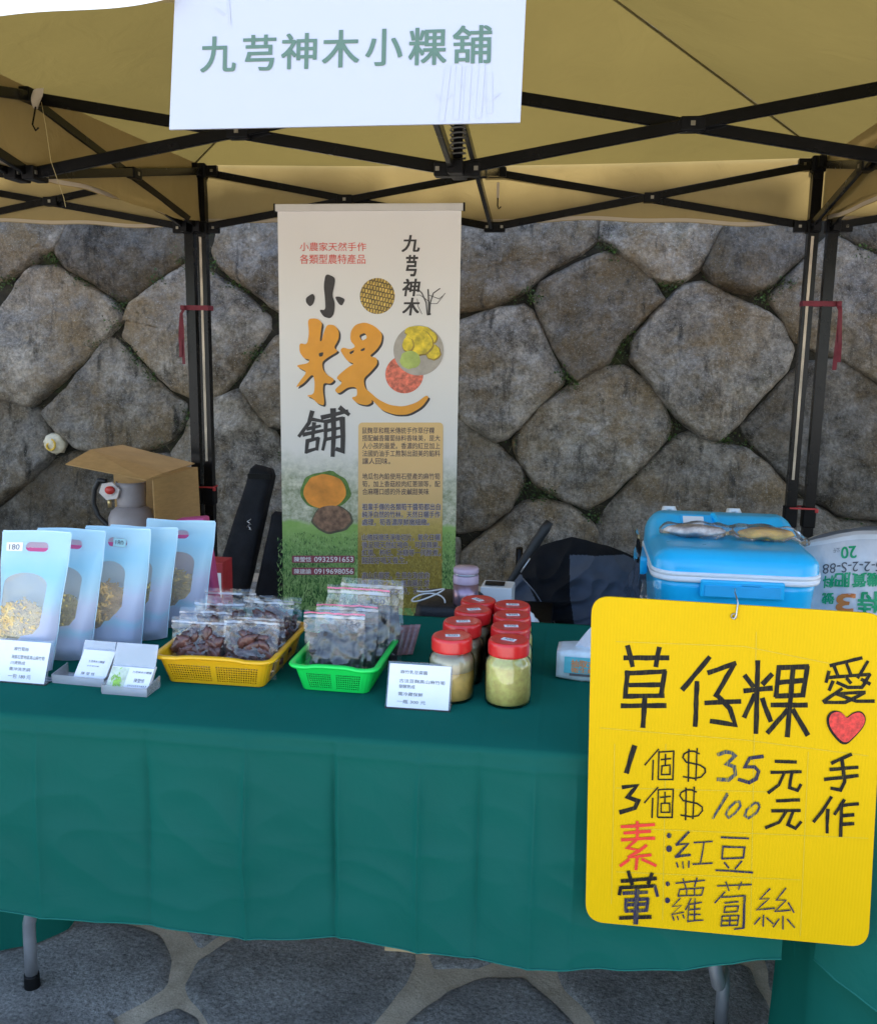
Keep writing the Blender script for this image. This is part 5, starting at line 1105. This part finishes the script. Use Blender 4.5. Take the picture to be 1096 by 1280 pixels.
# ------------------------------------------------------------------ jars
GLASS = film('jar_glass', (.97, .99, .98), .0, .06, .03, .02, 10); LID = mat('red_lid', (.66, .022, .022), .30, .06, 20, coat=.3)
CONT = {'amber': mat('amber_paste', (.88, .58, .17), .5, .14, 30, .2, 60), 'green': mat('pale_green_paste', (.98, .80, .25), .55, .16, 70, .35, 160), 'dark': mat('dark_pickle', (.34, .29, .17), .4, .55, 38, .4, 60), 'pale': mat('oil_layer', (.70, .58, .36), .3, .1, 30)}
def jar(cx, cy, kind, label, grp, rot, fill):
    T = thing('glass_jar', label, 'jar', (cx, cy, TZ), rot, grp); T.scale = (1.05, 1.05, 1.03); n = 48
    g = MB(); g.lathe([(.030, .0), (.038, .001), (.0415, .005), (.0418, .04), (.0415, .074), (.0395, .082), (.0345, .088), (.033, .094), (.033, .116)], (0, 0, 0), n, 0, (True, False)); obj('glass', g, GLASS, T)
    c = MB(); prof = [(.028, .004), (.037, .005), (.0398, .009), (.0400, .04), (.0398, .073)]
    if fill > .08: prof += [(.0376, .0815), (.033, .087), (.0318, fill)]
    else: prof = [q for q in prof if q[1] < fill]+[(.0398, fill)]
    prof.append((.004, fill+.0015)); c.lathe(prof, (0, 0, 0), n); obj('filling', c, CONT[kind], T)
    if kind == 'amber': u = MB(); u.lathe([(.0397, fill+.002), (.0397, .0745), (.037, .082), (.033, .086)], (0, 0, 0), n); obj('oil_layer', u, CONT['pale'], T)
    if kind == 'dark':
        u = MB(); rd = random.Random(int(cx*1e4))
        for k in range(16):
            a = rd.uniform(0, 6.28); u.blob((.031*math.cos(a), .031*math.sin(a), rd.uniform(.012, .082)), rd.uniform(.006, .010), 1, .4, 8, 0, (1, 1, 1.3), k)
        obj('pickle_pieces', u, mat('pickle_piece', (.34, .30, .20), .4, .4, 50), T)
    l = MB(); N_ = 96; rk = lambda r, z, a=0: [Vector(((r+(a if i % 2 else 0))*math.cos(2*math.pi*i/N_), (r+(a if i % 2 else 0))*math.sin(2*math.pi*i/N_), z)) for i in range(N_)]
    l.loft([rk(.0345, .0935), rk(.0362, .0935), rk(.0368, .0955), rk(.0364, .098, .0006), rk(.0364, .113, .0006), rk(.0362, .1165), rk(.0345, .1195), rk(.0325, .1205), rk(.0305, .1200), rk(.002, .1202)], 0, True, (True, True)); lo = obj('lid', l, LID, T)
    s_ = MB(); a = .014; s_.box((.001, -.004, .1207), (.026, .013, .0005), 0, Matrix.Rotation(rot*.6, 3, 'Z')); st = obj('price_sticker', s_, PAPER, lo)
    tx = MB(); R3 = Matrix.Rotation(rot*.6, 3, 'Z'); text(tx, '300', [Vector((.001, -.004, .1212))+R3 @ Vector(q) for q in ((-.009, .0045, 0), (.009, .0045, 0), (.009, -.0045, 0), (-.009, -.0045, 0))], 0, 0, False, 3); obj('lettering', tx, GREYINK, st)
nm = ['front', 'second', 'third', 'rearmost']
for k, (x, y) in enumerate(((565, 796), (578, 778), (591, 763), (598, 751))):
    p_ = PZ(x, y, TZ+.1205); jar(p_.x, p_.y, 'amber' if k == 0 else 'dark', f'{nm[k]} jar of the left row, red lid, ' + ('amber paste under a pale oil layer' if k == 0 else 'dark mixed pickle inside'), 'red lidded jars in two rows', (.1, .15, .25, -.5)[k], .056 if k == 0 else .088)
for k, (x, y) in enumerate(((636, 801), (638, 784), (640, 770), (640, 757))):
    p_ = PZ(x, y, TZ+.1205); jar(p_.x, p_.y, 'green', f'{nm[k]} jar of the right row, red lid, pale yellow green paste inside', 'red lidded jars in two rows', (-.25, .1, .15, .05)[k], .094)

# ------------------------------------------------------------------ tissue pack
T = thing('tissue_pack', 'white and teal soft tissue pack beside the yellow board with a tissue pulled up', 'tissue pack', (.462, -2.785, TZ), -.05)
b = MB(); rings = []
for i in range(17):
    u = i/16; x = -.082+.164*u; e = min(1, math.sin(math.pi*min(max(u, .02), .98))**.35); r = [Vector((x, (a*.95+.05*a*e)*(.84+.16*e), .0325+c_*(.80+.20*e)+.0014*noise.noise((u*14, a*60, c_*40)))) for a, c_ in rrect(.042, .0325, .012, 4, 3, 3)]; rings.append(r)
b.loft(rings, 0, True); obj('pack', b, mat('tissue_film', (.62, .76, .82), .3, .12, 26, .5, 60, coat=.2), T)
yf = -.0435; b = MB(); b.grid(16, 4, lambda u, v: Vector((-.066+.145*u, yf-.0012, .020+.034*v))); obj('teal_band', b, mat('teal_print', (.10, .50, .60), .4, .15, 30), T)
b = MB(); text(b, '抽取式', [Vector((a, yf-.0024, z)) for a, z in ((-.052, .049), (-.004, .049), (-.004, .034), (-.052, .034))], .03); text(b, '衛生紙', [Vector((a, yf-.0024, z)) for a, z in ((-.052, .033), (-.004, .033), (-.004, .022), (-.052, .022))], .03); obj('orange_lettering', b, mat('orange_print', (.72, .30, .10), .5, .1, 30), T)
b = MB(); b.box((-.028, yf-.0020, .0175), (.054, .0006, .005)); obj('dark_strip', b, GREYINK, T)
b = MB()
b.grid(18, 16, lambda u, v: Vector((-.048+.085*u*(1-.35*v)+.03*v, -.006+.02*math.sin(u*6)*v*.6+.006*math.sin(u*15+v*3), .063+.050*v*(.6+.55*math.sin(math.pi*min(1, .15+u*.8))))))
obj('tissue', b, fabric('tissue_paper', (.80, .82, .86), .3, .03, 9, .3, 400), T)

# ------------------------------------------------------------------ stool with case, bottle and box behind the table
tbl(-.02, .36, -2.33, -1.97, .675, 'side_table', 'low side table behind the stall table carrying a black case and pink bottle', 'table', True, BLACKP)
b = MB(); p_ = PY(548, 752, -2.2)
b.loft([[Vector((.085+x*s_, -2.19+y*s_, z)) for x, y in rrect(.085, .10, .03, 5)] for z, s_ in ((.675, .96), (.682, 1), (.715, 1), (.728, .97), (.733, .90))], 0, True); cs = tag(obj('black_case', b, mat('case_fabric', (.012, .012, .014), .6, .3, 40, .4, 220)), 'black zipped case behind the table below the banner foot', 'case'); WM[cs.name] = Matrix.Translation(cs.location)
b = MB(); b.tube([(.035+.045*math.cos(a)*(1-.01*a), -2.27+.025*math.sin(a), .740+.012*math.sin(a*1.3)+.004*a) for a in [i*.25 for i in range(36)]], .0022, 6); tag(obj('cable', b, mat('white_cable', (.75, .75, .74), .4, .03, 20)), 'loose coil of thin white cable lying on the black case', 'cable')
T = thing('vacuum_bottle', 'pink metallic vacuum bottle with lilac lid behind the jars', 'bottle', (PY(582, 740, -2.25).x, -2.25, .7335))
zt_ = PY(582, 709, -2.25).z-.7335; r = .0335
PKM = mat('pink_metal', (.36, .24, .30), .30, .05, 12, metal=.7); LIL = mat('lilac_plastic', (.58, .42, .52), .35, .04, 12)
b = MB(); b.lathe([(r*.9, 0), (r, .004), (r, zt_-.042)], (0, 0, 0), 40); obj('body', b, PKM, T)
b = MB(); b.lathe([(r*1.0, zt_-.0418), (r*1.01, zt_-.040), (r*1.01, zt_-.022), (r*.97, zt_-.020)], (0, 0, 0), 40); obj('collar', b, LIL, T)
b = MB(); b.lathe([(r*.93, zt_-.0198), (r*.93, zt_-.014)], (0, 0, 0), 40); obj('steel_ring', b, STEEL, T)
b = MB(); b.lathe([(r*.98, zt_-.0138), (r*1.0, zt_-.012), (r*1.0, zt_-.004), (r*.93, zt_), (.002, zt_+.0005)], (0, 0, 0), 40); obj('lid', b, LIL, T)
T = thing('small_box', 'small white box with a dark printed strip behind the pink bottle', 'box', (.205, -2.08, .675)); w_ = .088
b = MB(); b.box((0, 0, .037), (w_, .08, .074), 0, Matrix.Rotation(-.05, 3, 'Z'), .003); obj('carton', b, PAPER, T); b = MB(); b.box((-.008, -.005, .0774), (.055, .045, .001)); obj('dark_strip', b, BLACKP, T)
b = MB(); b.blob((.292, -2.285, .705), .03, 3, .35, 9, 0, (1, .7, .9), 5); tag(obj('tissue_wad', b, PAPER), 'crumpled pale blue white tissue behind the jar rows', 'tissue')

# ------------------------------------------------------------------ folding chair with jacket, closed umbrella
CY = -1.84
T = thing('folding_chair', 'folding chair behind the table hidden under the black and slate jacket', 'chair', (.47, -1.75, 0))
for sx in (-1, 1):
    x = .45+sx*.20; b = MB(); b.tube([(x, CY+.34, 0), (x, CY+.1, .42), (x, CY+.015, .80)], .011, 10); obj('frame_leg', b, BLACK, T, True)
    b = MB(); b.tube([(x-sx*.02, CY-.02, 0), (x-sx*.02, CY+.34, .44)], .011, 10); obj('leg', b, BLACK, T, True)
b = MB(); b.box((.45, CY+.19, .44), (.38, .36, .025), 0, None, .008); obj('seat', b, BLACKP, T, True)
b = MB(); b.box((.49, CY+.02, .735), (.30, .016, .11), 0, None, .006); obj('backrest', b, BLACKP, T, True)
prof = [(628,760),(634,728),(645,708),(655,697),(672,685),(695,677),(715,672.5),(735,677),(760,684),(785,693),(808,705),(830,722),(842,750),(848,780)]
PR = [PY(x, y, CY-.03) for x, y in prof]
def jz(x):
    for i in range(len(PR)-1):
        if PR[i].x <= x <= PR[i+1].x: f = (x-PR[i].x)/(PR[i+1].x-PR[i].x); return PR[i].z*(1-f)+PR[i+1].z*f
    return PR[0].z if x < PR[0].x else PR[-1].z
xa, xb = PR[0].x+.001, PR[-1].x-.001
def jfn(u, v):
    x = xa+(xb-xa)*u; top = jz(x)+.003*noise.noise((x*20, 1, 1)); vv = (v-.25)/.75
    fold = .034*noise.noise((x*7+max(0, vv)*2.5, max(0, vv)*3-x*3, 3))+.016*noise.noise((x*16-max(0, vv)*6, max(0, vv)*8+x*6, 8))
    rg = (1-abs(noise.noise((x*9+vv*5, vv*4-x*6, 12)))*2.2); fold += .03*max(0, rg)
    if vv < 0: a = -vv*3; return Vector((x, CY+.06*a, top-.004-.16*a*a))
    y = CY-.012-.075*(1-math.exp(-vv*4))-.035*vv*math.sin(math.pi*min(1, max(0, (x-xa)/(xb-xa))))
    return Vector((x+.02*(u-.5)*vv, y-fold*min(1, vv*4), top-(top-.44)*vv))
def panels(x, z):
    A = [PY(a, b_, CY-.06) for a, b_ in ((700,788),(652,719),(633,716),(600,800))]; B = [PY(a, b_, CY-.06) for a, b_ in ((712,695),(782,697),(812,712),(870,760),(870,830),(722,800),(712,740))]
    return any(inside((x, z), [(q.x, q.z) for q in P_]) for P_ in (A, B))
b = MB(); b.grid(300, 220, jfn)
for i, f in enumerate(b.f):
    c = sum((b.v[k] for k in f), Vector((0, 0, 0)))/4
    if c.y < CY-.004 and panels(c.x, c.z): b.m[i] = 1
b2 = MB(); b2.v, b2.s = b.v, b.s; b2.f, b2.m = b.f, b.m
JB = mat('jacket_black', (.007, .0075, .010), .85, .2, 12, .5, 300, spec=.2, sheen=.05); JS = mat('jacket_slate', (.085, .10, .135), .8, .12, 12, .5, 300, spec=.2, sheen=.1)
T2 = thing('jacket', 'black jacket with slate grey panels draped over the chair behind the table', 'jacket', (.47, CY, .44))
obj('shell', b2, [JB, JS], T2, True)
zp = MB(); zl = [PY(a, b_, CY-.10) for a, b_ in ((654,722),(668,738),(686,766),(700,788))]; zp.tube([q+Vector((0, -.012, 0)) for q in zl], .002, 5); obj('zipper', zp, mat('zip_grey', (.15, .16, .19), .5, .2, 60), T2, True)
U0, U1 = PY(687, 652, -2.00), PY(606, 775, -2.03); d = (U1-U0)
T = thing('closed_umbrella', 'slim closed black umbrella slanting in front of the jacket', 'umbrella', U1+d*.5)
b = MB(); pts = [U0+d*k/14 for k in range(15)]; b.tube(pts, [.012, .0155]+[.0145+.0015*math.sin(k*2) for k in range(4)]+[.013, .0115, .010, .009, .0085, .008, .008, .0078, .0075], 12); b.tube([U1, U1+d*1.35], .007, 8); obj('canopy_roll', b, mat('umbrella_cloth', (.012, .011, .011), .6, .3, 30, .6, 60), T, True)
b = MB(); b.tube([U0+d*k/14+Vector((.011, -.013, 0)) for k in range(5, 8)], .0022, 6); obj('metal_rib', b, STEEL, T, True)

# ------------------------------------------------------------------ cooler, bread, sack
tbl(.60, 1.50, -2.335, -1.78, .60, 'side_table', 'side table behind the stall carrying the blue cooler and white sack')
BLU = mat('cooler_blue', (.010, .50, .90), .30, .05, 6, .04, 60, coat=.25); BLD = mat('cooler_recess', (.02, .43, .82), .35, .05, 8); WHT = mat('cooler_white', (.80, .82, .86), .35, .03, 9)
cc = (.810, -2.125); zf = PY(922, 726, -2.34).z
T = thing('cooler_box', 'bright blue cool box with white rim band and rounded lid behind the yellow board', 'cooler', (cc[0], cc[1], .60))
hw, hd = .205, .205; zb = zf-.60
L = lambda lst, m_=0: None
def rr3(z, a, b_, r): return [Vector((p_[0], p_[1], z)) for p_ in rrect(a, b_, r, 8, 6, 6)]
b = MB(); b.loft([rr3(.0, hw-.035, hd-.03, .05), rr3(.008, hw-.028, hd-.022, .055), rr3(zb-.03, hw-.010, hd-.008, .06), rr3(zb-.010, hw-.008, hd-.006, .06)]); obj('body', b, BLU, T)
b = MB(); b.loft([rr3(zb-.012, hw-.003, hd-.001, .062), rr3(zb-.011, hw, hd+.002, .065), rr3(zb-.001, hw+.002, hd+.004, .065), rr3(zb+.000, hw-.003, hd, .062), rr3(zb+.003, hw-.003, hd, .062), rr3(zb+.004, hw+.002, hd+.004, .065), rr3(zb+.013, hw+.001, hd+.003, .065), rr3(zb+.014, hw-.004, hd-.002, .06)]); obj('rim_band', b, WHT, T)
lt = PY(870, 640, -1.98).z-.60; lf = PY(900, 688, -2.30).z-.60
def lidz(x, y):
    ex = max(0, abs(x)-(hw-.06))/.06; ey = max(0, (-y)-(hd-.06))/.06; eb = max(0, y-(hd-.05))/.05
    d = min(1, math.sqrt(ex*ex+max(ey, eb)**2)); s_ = min(1, max(0, (y-.035)/.075)); s_ = s_*s_*(3-2*s_); tp = lf+(lt-lf)*s_
    return zb+.014+(tp-zb-.014)*math.sqrt(max(0, 1-d**2.5))
b = MB(); ra = rrect(hw-.002, hd-.001, .062, 8, 6, 6); rings = []
for k in range(19):
    s_ = 1-(k/18)**1.7*.97 if k else 1; rings.append([Vector((x*s_, y*s_, (zb+.0135) if k == 0 else max(zb+.0135, lidz(x*s_, y*s_)-.004*math.exp(-((y*s_+.015)/.01)**2)))) for x, y in ra])
b.loft(rings, 0, True, (False, True)); lid = obj('lid', b, BLU, T)
lidtop = lambda x, y, d=0: Vector((x, y, lidz(x, y)+d))
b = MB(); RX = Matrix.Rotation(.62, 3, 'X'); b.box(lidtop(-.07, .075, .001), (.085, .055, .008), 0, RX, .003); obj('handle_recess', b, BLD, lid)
b = MB(); b.box(lidtop(-.078, .075, .001)+RX @ Vector((0, 0, .005)), (.055, .036, .002), 0, RX, .0008); obj('care_label', b, WHT, lid)
b = MB(); b.bar(lidtop(-.005, .055, .004), lidtop(-.025, .10, .004), .014, .012); obj('handle_bar', b, BLU, lid)
b = MB(); b.box((.01, -hd-.004, zb-.024), (.20, .014, .045), 0, None, .005); lt_ = obj('front_latch', b, BLU, T)
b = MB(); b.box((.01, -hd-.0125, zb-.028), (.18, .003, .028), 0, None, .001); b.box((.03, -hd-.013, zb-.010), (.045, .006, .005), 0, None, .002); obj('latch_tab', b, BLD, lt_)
for sg in (-1, 1):
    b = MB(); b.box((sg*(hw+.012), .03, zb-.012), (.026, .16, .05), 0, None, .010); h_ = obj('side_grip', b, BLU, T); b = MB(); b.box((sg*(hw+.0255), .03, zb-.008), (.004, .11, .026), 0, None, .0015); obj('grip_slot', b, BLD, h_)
for x in (-.13, .05):
    b = MB(); b.tube([(x-.02, hd-.02, lt-.03), (x-.012, hd+.01, lt-.004), (x+.012, hd+.01, lt-.004), (x+.02, hd-.02, lt-.03)], .009, 8); obj('rear_hinge', b, WHT, T)
b = MB(); b.grid(16, 30, lambda u, v: Vector((-hw-.030-.012*math.sin(v*7)*u+.010*noise.noise((u*5, v*7, 2)), -hd+.02+.33*u, .06+(lt-.02-.06)*v)), 0)
b.grid(14, 30, lambda u, v: Vector((-hw-.028+.05*u+.006*noise.noise((u*5, v*7, 6)), -hd-.006-.014*noise.noise((u*4+2, v*6, 3)), .04+(zb-.05)*v)), 0)
obj('clear_wrap', b, film('wrap_film', (.97, .99, 1), .05, .06, .1, .9, 16), T)
# bread in a plastic bag on the lid
bt = Vector((cc[0], cc[1], .60))
T = thing('bread_bag', 'clear bag with a pinkish loaf and orange bread on top of the blue cooler', 'bread bag', bt+lidtop(0, -.02))
b = MB(); b.blob(lidtop(-.085, -.01, .017), .075, 3, .10, 8, 0, (1.05, .34, .22), 3); obj('pink_loaf', b, mat('pink_crumb', (.86, .66, .58), .8, .3, 60, .8, 120), T).location = -Vector(lidtop(0, -.02))
b = MB(); b.blob(lidtop(.095, -.025, .018), .068, 3, .12, 8, 0, (1.05, .42, .25), 8); obj('orange_loaf', b, mat('orange_crumb', (.95, .45, .06), .7, .25, 40, .6, 90), T).location = -Vector(lidtop(0, -.02))
b = MB(); rings = []
for k in range(40):
    u = k/39; x = -.175+.375*u; env = .35+.65*min(1, math.sin(math.pi*min(.999, max(.001, u*1.0)))**.5*1.1); neck = 1-.45*math.exp(-((u-.47)/.05)**2); r_h, r_w = .022*env*neck, .040*env*(neck if u < .85 else 1)+.012*max(0, u-.8)*5
    yy = -.010-.015*u
    rings.append([lidtop(max(-.19, min(.19, x)), yy+r_w*math.cos(a)*(1+.25*noise.noise((u*9, math.cos(a)*2, math.sin(a)*2))), 0)*1+Vector((x-max(-.19, min(.19, x)), 0, .019+r_h*math.sin(a)*(1+.3*noise.noise((u*11, a, 4)))+.003*math.sin(u*30))) for a in [i*math.pi/10 for i in range(20)]])
b.loft(rings, 0, True); obj('bag_film', b, film('bread_film', (.99, .99, 1), .10, .0, .15, .2, 12), T).location = -Vector(lidtop(0, -.02))

# woven sack, upside down print
SKC = (1.285, -1.97); sw_, sh_ = .265, .33; szb = .60; sz_top = PY(1060, 661, -2.0).z
WOV = mat('woven_sack', (.66, .64, .65), .55, .07, 14, .35, 26, bdist=.012)
def sackf(u, v, d=0.):
    a = 2*u-1; z = szb+(sz_top-szb)*(v*(1-.0)); pr = max(0, 1-abs(a)**3.2)**.5; pv = max(0, 1-abs(2*v-1)**3)**.5
    zz_ = szb+(sz_top-.02*(a+.1)**2*6*.5-szb)*v
    y = SKC[1]-.11*pr*(.25+.75*pv)-.012*noise.noise((a*3, v*4, 2))-.006*noise.noise((a*8, v*9+a*4, 5))
    return Vector((SKC[0]+a*sw_*(.93+.07*pv), y-d, zz_))
T = thing('woven_sack', 'white woven fertiliser sack with upside down green and orange print, right of the cooler', 'sack', (SKC[0], SKC[1], szb))
b = MB(); b.grid(50, 50, sackf); b.grid(50, 50, lambda u, v: Vector((lambda q: (q.x, 2*SKC[1]-q.y, q.z))(sackf(u, v)))); obj('sack_body', b, WOV, T, True)
hm = MB(); hm.grid(50, 2, lambda u, v: sackf(u, .955+.03*v, .002)); obj('white_seam', hm, mat('seam_white', (.78, .78, .80), .6, .04, 20), T, True)
def sk_uv(x, y):                                     # find the sack point under a photo pixel
    u, v = .3, .6
    for _ in range(60):
        p_ = sackf(u, v); d_ = p_-CAM; px_ = (W/2+FPX*d_.dot(RGT)/d_.dot(FWD), H/2-FPX*d_.dot(UPV)/d_.dot(FWD)); u += (x-px_[0])*.0012; v -= (y-px_[1])*.0022
        u = min(1, max(0, u)); v = min(1, max(0, v))
    return u, v
def sack_text(mb, s_, box, bold=.0, rot=True):
    (u0, v1), (u1, v0) = sk_uv(box[0], box[1]), sk_uv(box[2], box[3]); vv, ff = glyphs(s_, 0, 3); k = 0
    for ox, oy in (((0, 0),) if bold <= 0 else ((-1, -1), (1, -1), (-1, 1), (1, 1))):
        k += 1; out = []
        for a, c_ in vv:
            a, c_ = (1-a, 1-c_) if rot else (a, c_); out.append(sackf(u0+(u1-u0)*a+ox*bold*(u1-u0), v0+(v1-v0)*c_+oy*bold*(v1-v0), .0025+.0001*k))
        mb.add(out, ff, 0)
gp = MB(); sack_text(gp, '20', (1051,684,1070,697), .02); obj('green_lettering', gp, mat('sack_green', (.012, .36, .14), .5, .08, 30), T, True); gp = MB(); sack_text(gp, '料', (1029,720,1041,734), .03); sack_text(gp, '肥', (1043,716.5,1062,733), .03); sack_text(gp, '質', (1065,716.5,1082,733), .03); sack_text(gp, '機', (1084,716,1103,733), .03); sack_text(gp, '號', (1028,741,1041,755), .03); sack_text(gp, '特', (1073,740,1099,765), .03)
obj('green_lettering', gp, bpy.data.materials['sack_green'], T, True)
op = MB(); sack_text(op, '3', (1046,742,1066,765), .035); obj('orange_numeral', op, mat('sack_orange', (.72, .22, .05), .5, .08, 30), T, True)
kp = MB(); sack_text(kp, '公斤', (1041,685,1049,690)); obj('grey_lettering', kp, GREYINK, T, True)
kp = MB(); sack_text(kp, '5-2-2-S-88', (1028,705,1100,714), .0); obj('grey_lettering', kp, GREYINK, T, True)

# ------------------------------------------------------------------ things between the tent and the wall
GAS = mat('cylinder_grey', (.35, .31, .31), .45, .08, 10, .1, 60); GX, GY = PY(165, 640, -.30).x, -.30
T = thing('gas_cylinder', 'mauve grey gas cylinder standing half covered by a cardboard box', 'gas cylinder', (GX, GY, 0)); r = .117
b = MB(); b.lathe([(.09, .02), (.105, .03), (r, .07), (r, .30), (r+.002, .305), (r+.002, .312), (r, .318), (r, .515), (r-.004, .545), (r-.018, .578), (r-.05, .602), (.035, .612), (.03, .615)], (0, 0, 0), 48); obj('tank', b, GAS, T)
b = MB(); b.lathe([(.10, 0), (.10, .03)], (0, 0, 0), 32, 0, (False, False)); obj('foot_ring', b, GAS, T, False, .004)
b = MB(); ang = lambda u: R_(150)+u*R_(270)
b.grid(60, 6, lambda u, v: Vector(((.066+.004*v)*math.cos(ang(u)), (.066+.004*v)*math.sin(ang(u)), .598+(.125 if 0.1 < u < .9 else .07)*v)))
obj('guard_collar', b, GAS, T, False, .004)
b = MB(); b.lathe([(.014, .60), (.014, .665), (.010, .668), (.010, .69)], (0, 0, 0), 16); b.tube([(0, 0, .65), (-.05, -.02, .65)], .010, 12); b.tube([(-.085, -.06, .600), (-.085, -.06, .645)], .010, 10); obj('valve', b, mat('brass', (.55, .42, .2), .35, .1, 30, metal=.8), T)
b = MB(); b.lathe([(.026, 0), (.03, .004), (.026, .010)], (-.065, -.07, .665), 6); b.loft([[Vector((-.07+(.055+e)*math.cos(a), -.075-.004*k, .685+(.046+e)*math.sin(a))) for a in [i*math.pi/3+.2 for i in range(6)]] for k, e in ((0, 0), (1, .002), (2, .002), (3, 0))], 0, False); obj('warning_tag', b, mat('tag_white', (.66, .60, .56), .5, .1, 40), T)
b = MB(); b.loft([[Vector((-.062+.024*math.cos(a), -.09-.012*k, .692+.02*math.sin(a))) for a in [i*math.pi/8 for i in range(16)]] for k in range(2)]); obj('regulator', b, mat('regulator_red', (.60, .05, .04), .4, .1, 30), T)
hs = [PY(x, y, GY-.07) for x, y in ((133,602),(124,600),(118,612),(117,630),(123,645),(134,656),(142,668))]; hp_ = []
for k in range(len(hs)-1):
    for j in range(5): hp_.append(hs[k].lerp(hs[k+1], j/5))
b = MB(); b.tube(hp_, .0125, 10); obj('hose', b, mat('rubber_hose', (.012, .012, .013), .5, .2, 30), T, True)
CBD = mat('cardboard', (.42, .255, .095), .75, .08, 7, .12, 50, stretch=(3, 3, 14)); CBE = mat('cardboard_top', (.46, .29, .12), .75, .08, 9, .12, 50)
T = thing('cardboard_box', 'open cardboard box with its lid slanting over the gas cylinder', 'cardboard box', (PY(215, 640, -.3).x, -.28, 0))
def slab(pts, m_, name, th=.005):
    P_ = [Vector(q) for q in pts]; n_ = (P_[1]-P_[0]).cross(P_[2]-P_[0]).normalized(); b = MB(); b.prism([(i, 0) for i in range(len(P_))], lambda q, k: P_[int(q[0])]+n_*th*k); return obj(name, b, m_, T, True)
A1, A2, A3, A4 = PY(82, 581, -.50), PY(113, 563, -.36), PY(205, 592, -.44), PY(182, 601, -.56)
T3, T4 = PY(153, 557, -.10), PY(243, 580, -.16)
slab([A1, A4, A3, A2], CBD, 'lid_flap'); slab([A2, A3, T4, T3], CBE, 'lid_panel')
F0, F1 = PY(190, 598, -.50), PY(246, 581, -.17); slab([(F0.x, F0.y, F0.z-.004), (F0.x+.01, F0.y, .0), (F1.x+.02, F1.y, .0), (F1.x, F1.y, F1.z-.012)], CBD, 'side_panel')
slab([(F1.x, F1.y+.004, F1.z-.012), (F1.x+.02, F1.y+.004, 0), (GX-.18, -.12, 0), (GX-.18, -.12, F1.z-.03)], CBD, 'rear_panel')
# long black bags
BG = mat('bag_cloth', (.006, .007, .011), .7, .3, 14, .5, 160, spec=.25)
def longbag(a, c_, w0, w1, dpt, label):
    A, C_ = Vector(a), Vector(c_); T = thing('carry_bag', label, 'carry bag', (C_.x, C_.y, 0)); d = (C_-A).normalized(); sdv = Vector((1, 0, 0)); sdv = (sdv-d*sdv.dot(d)).normalized(); fw = d.cross(sdv); rings = []
    for k in range(31):
        u = k/30; w = w0+(w1-w0)*u; e = min(1, .72+u*14)*min(1, .6+(1-u)*8); rings.append([A+(C_-A)*u+sdv*(x*w*e*(1+.05*noise.noise((u*6, y, 3))))+fw*(y*dpt*e+.006*noise.noise((u*8, x*3, 7))) for x, y in rrect(.5, .5, .22, 5, 3, 3)])
    b = MB(); b.loft(rings, 0, True); obj('body', b, BG, T, True); return T, A, C_
bt0, bb0 = PY(331, 583, -.36), PY(272, 782, -.55)
T, A, C_ = longbag(bt0, (bb0.x, bb0.y, .02), .105, .19, .10, 'long black carry bag standing aslant left of the banner')
b = MB(); q = PY(313, 655, -.50); b.tube([q+Vector((.012*math.sin(k*1.7), -.02, .05*(k/8-.5)+.006*math.cos(k*3))) for k in range(9)], .0022, 5); obj('zip_pull', b, STEEL, T, True)
b = MB(); q1 = A+(C_-A)*.05; b.box(q1+Vector((0, -.052, 0)), (.11, .004, .025), 0, None, .001); obj('top_band', b, BLACKP, T, True)
q0, q1 = PY(352, 640, -.40), PY(330, 790, -.52); longbag(q0, (q1.x, q1.y, .02), .07, .17, .09, 'second black bag half hidden between the long bag and the banner')
T = thing('red_carton', 'small red carton with white label on the ground left of the black bag', 'carton', (PY(266, 720, -.8).x, -.75, 0)); zt_ = PY(274, 703, -.8).z
b = MB(); b.box((0, 0, zt_/2), (.10, .12, zt_), 0, None, .004); obj('carton', b, mat('carton_red', (.40, .03, .04), .5, .1, 20), T)
b = MB(); b.box((.012, -.0615, zt_-.10), (.06, .002, .11)); obj('white_label', b, PAPER, T)
b = MB(); q = PP(71, 554, WO, WN)+WN*.01; b.blob(q, .070, 4, .16, 11, 0, (1, .8, .95), 4)
for k in range(14): a = k*.5; b.tube([q+Vector((.012*k*.28*math.cos(a+i*.3)-.012, -.048-.001*k, .012*k*.28*math.sin(a+i*.3)-.008)) for i in range(4)], .006, 6, 1)
tag(obj('stuffed_pipe_wrap', b, [mat('cream_wrap', (.66, .60, .45), .5, .15, 18, .7, 30), mat('yellow_wrap', (.70, .46, .06), .5, .2, 24, .4, 60)]), 'crumpled cream and yellow wrapping stuffed in a wall joint at the left', 'wrap')
b = MB()
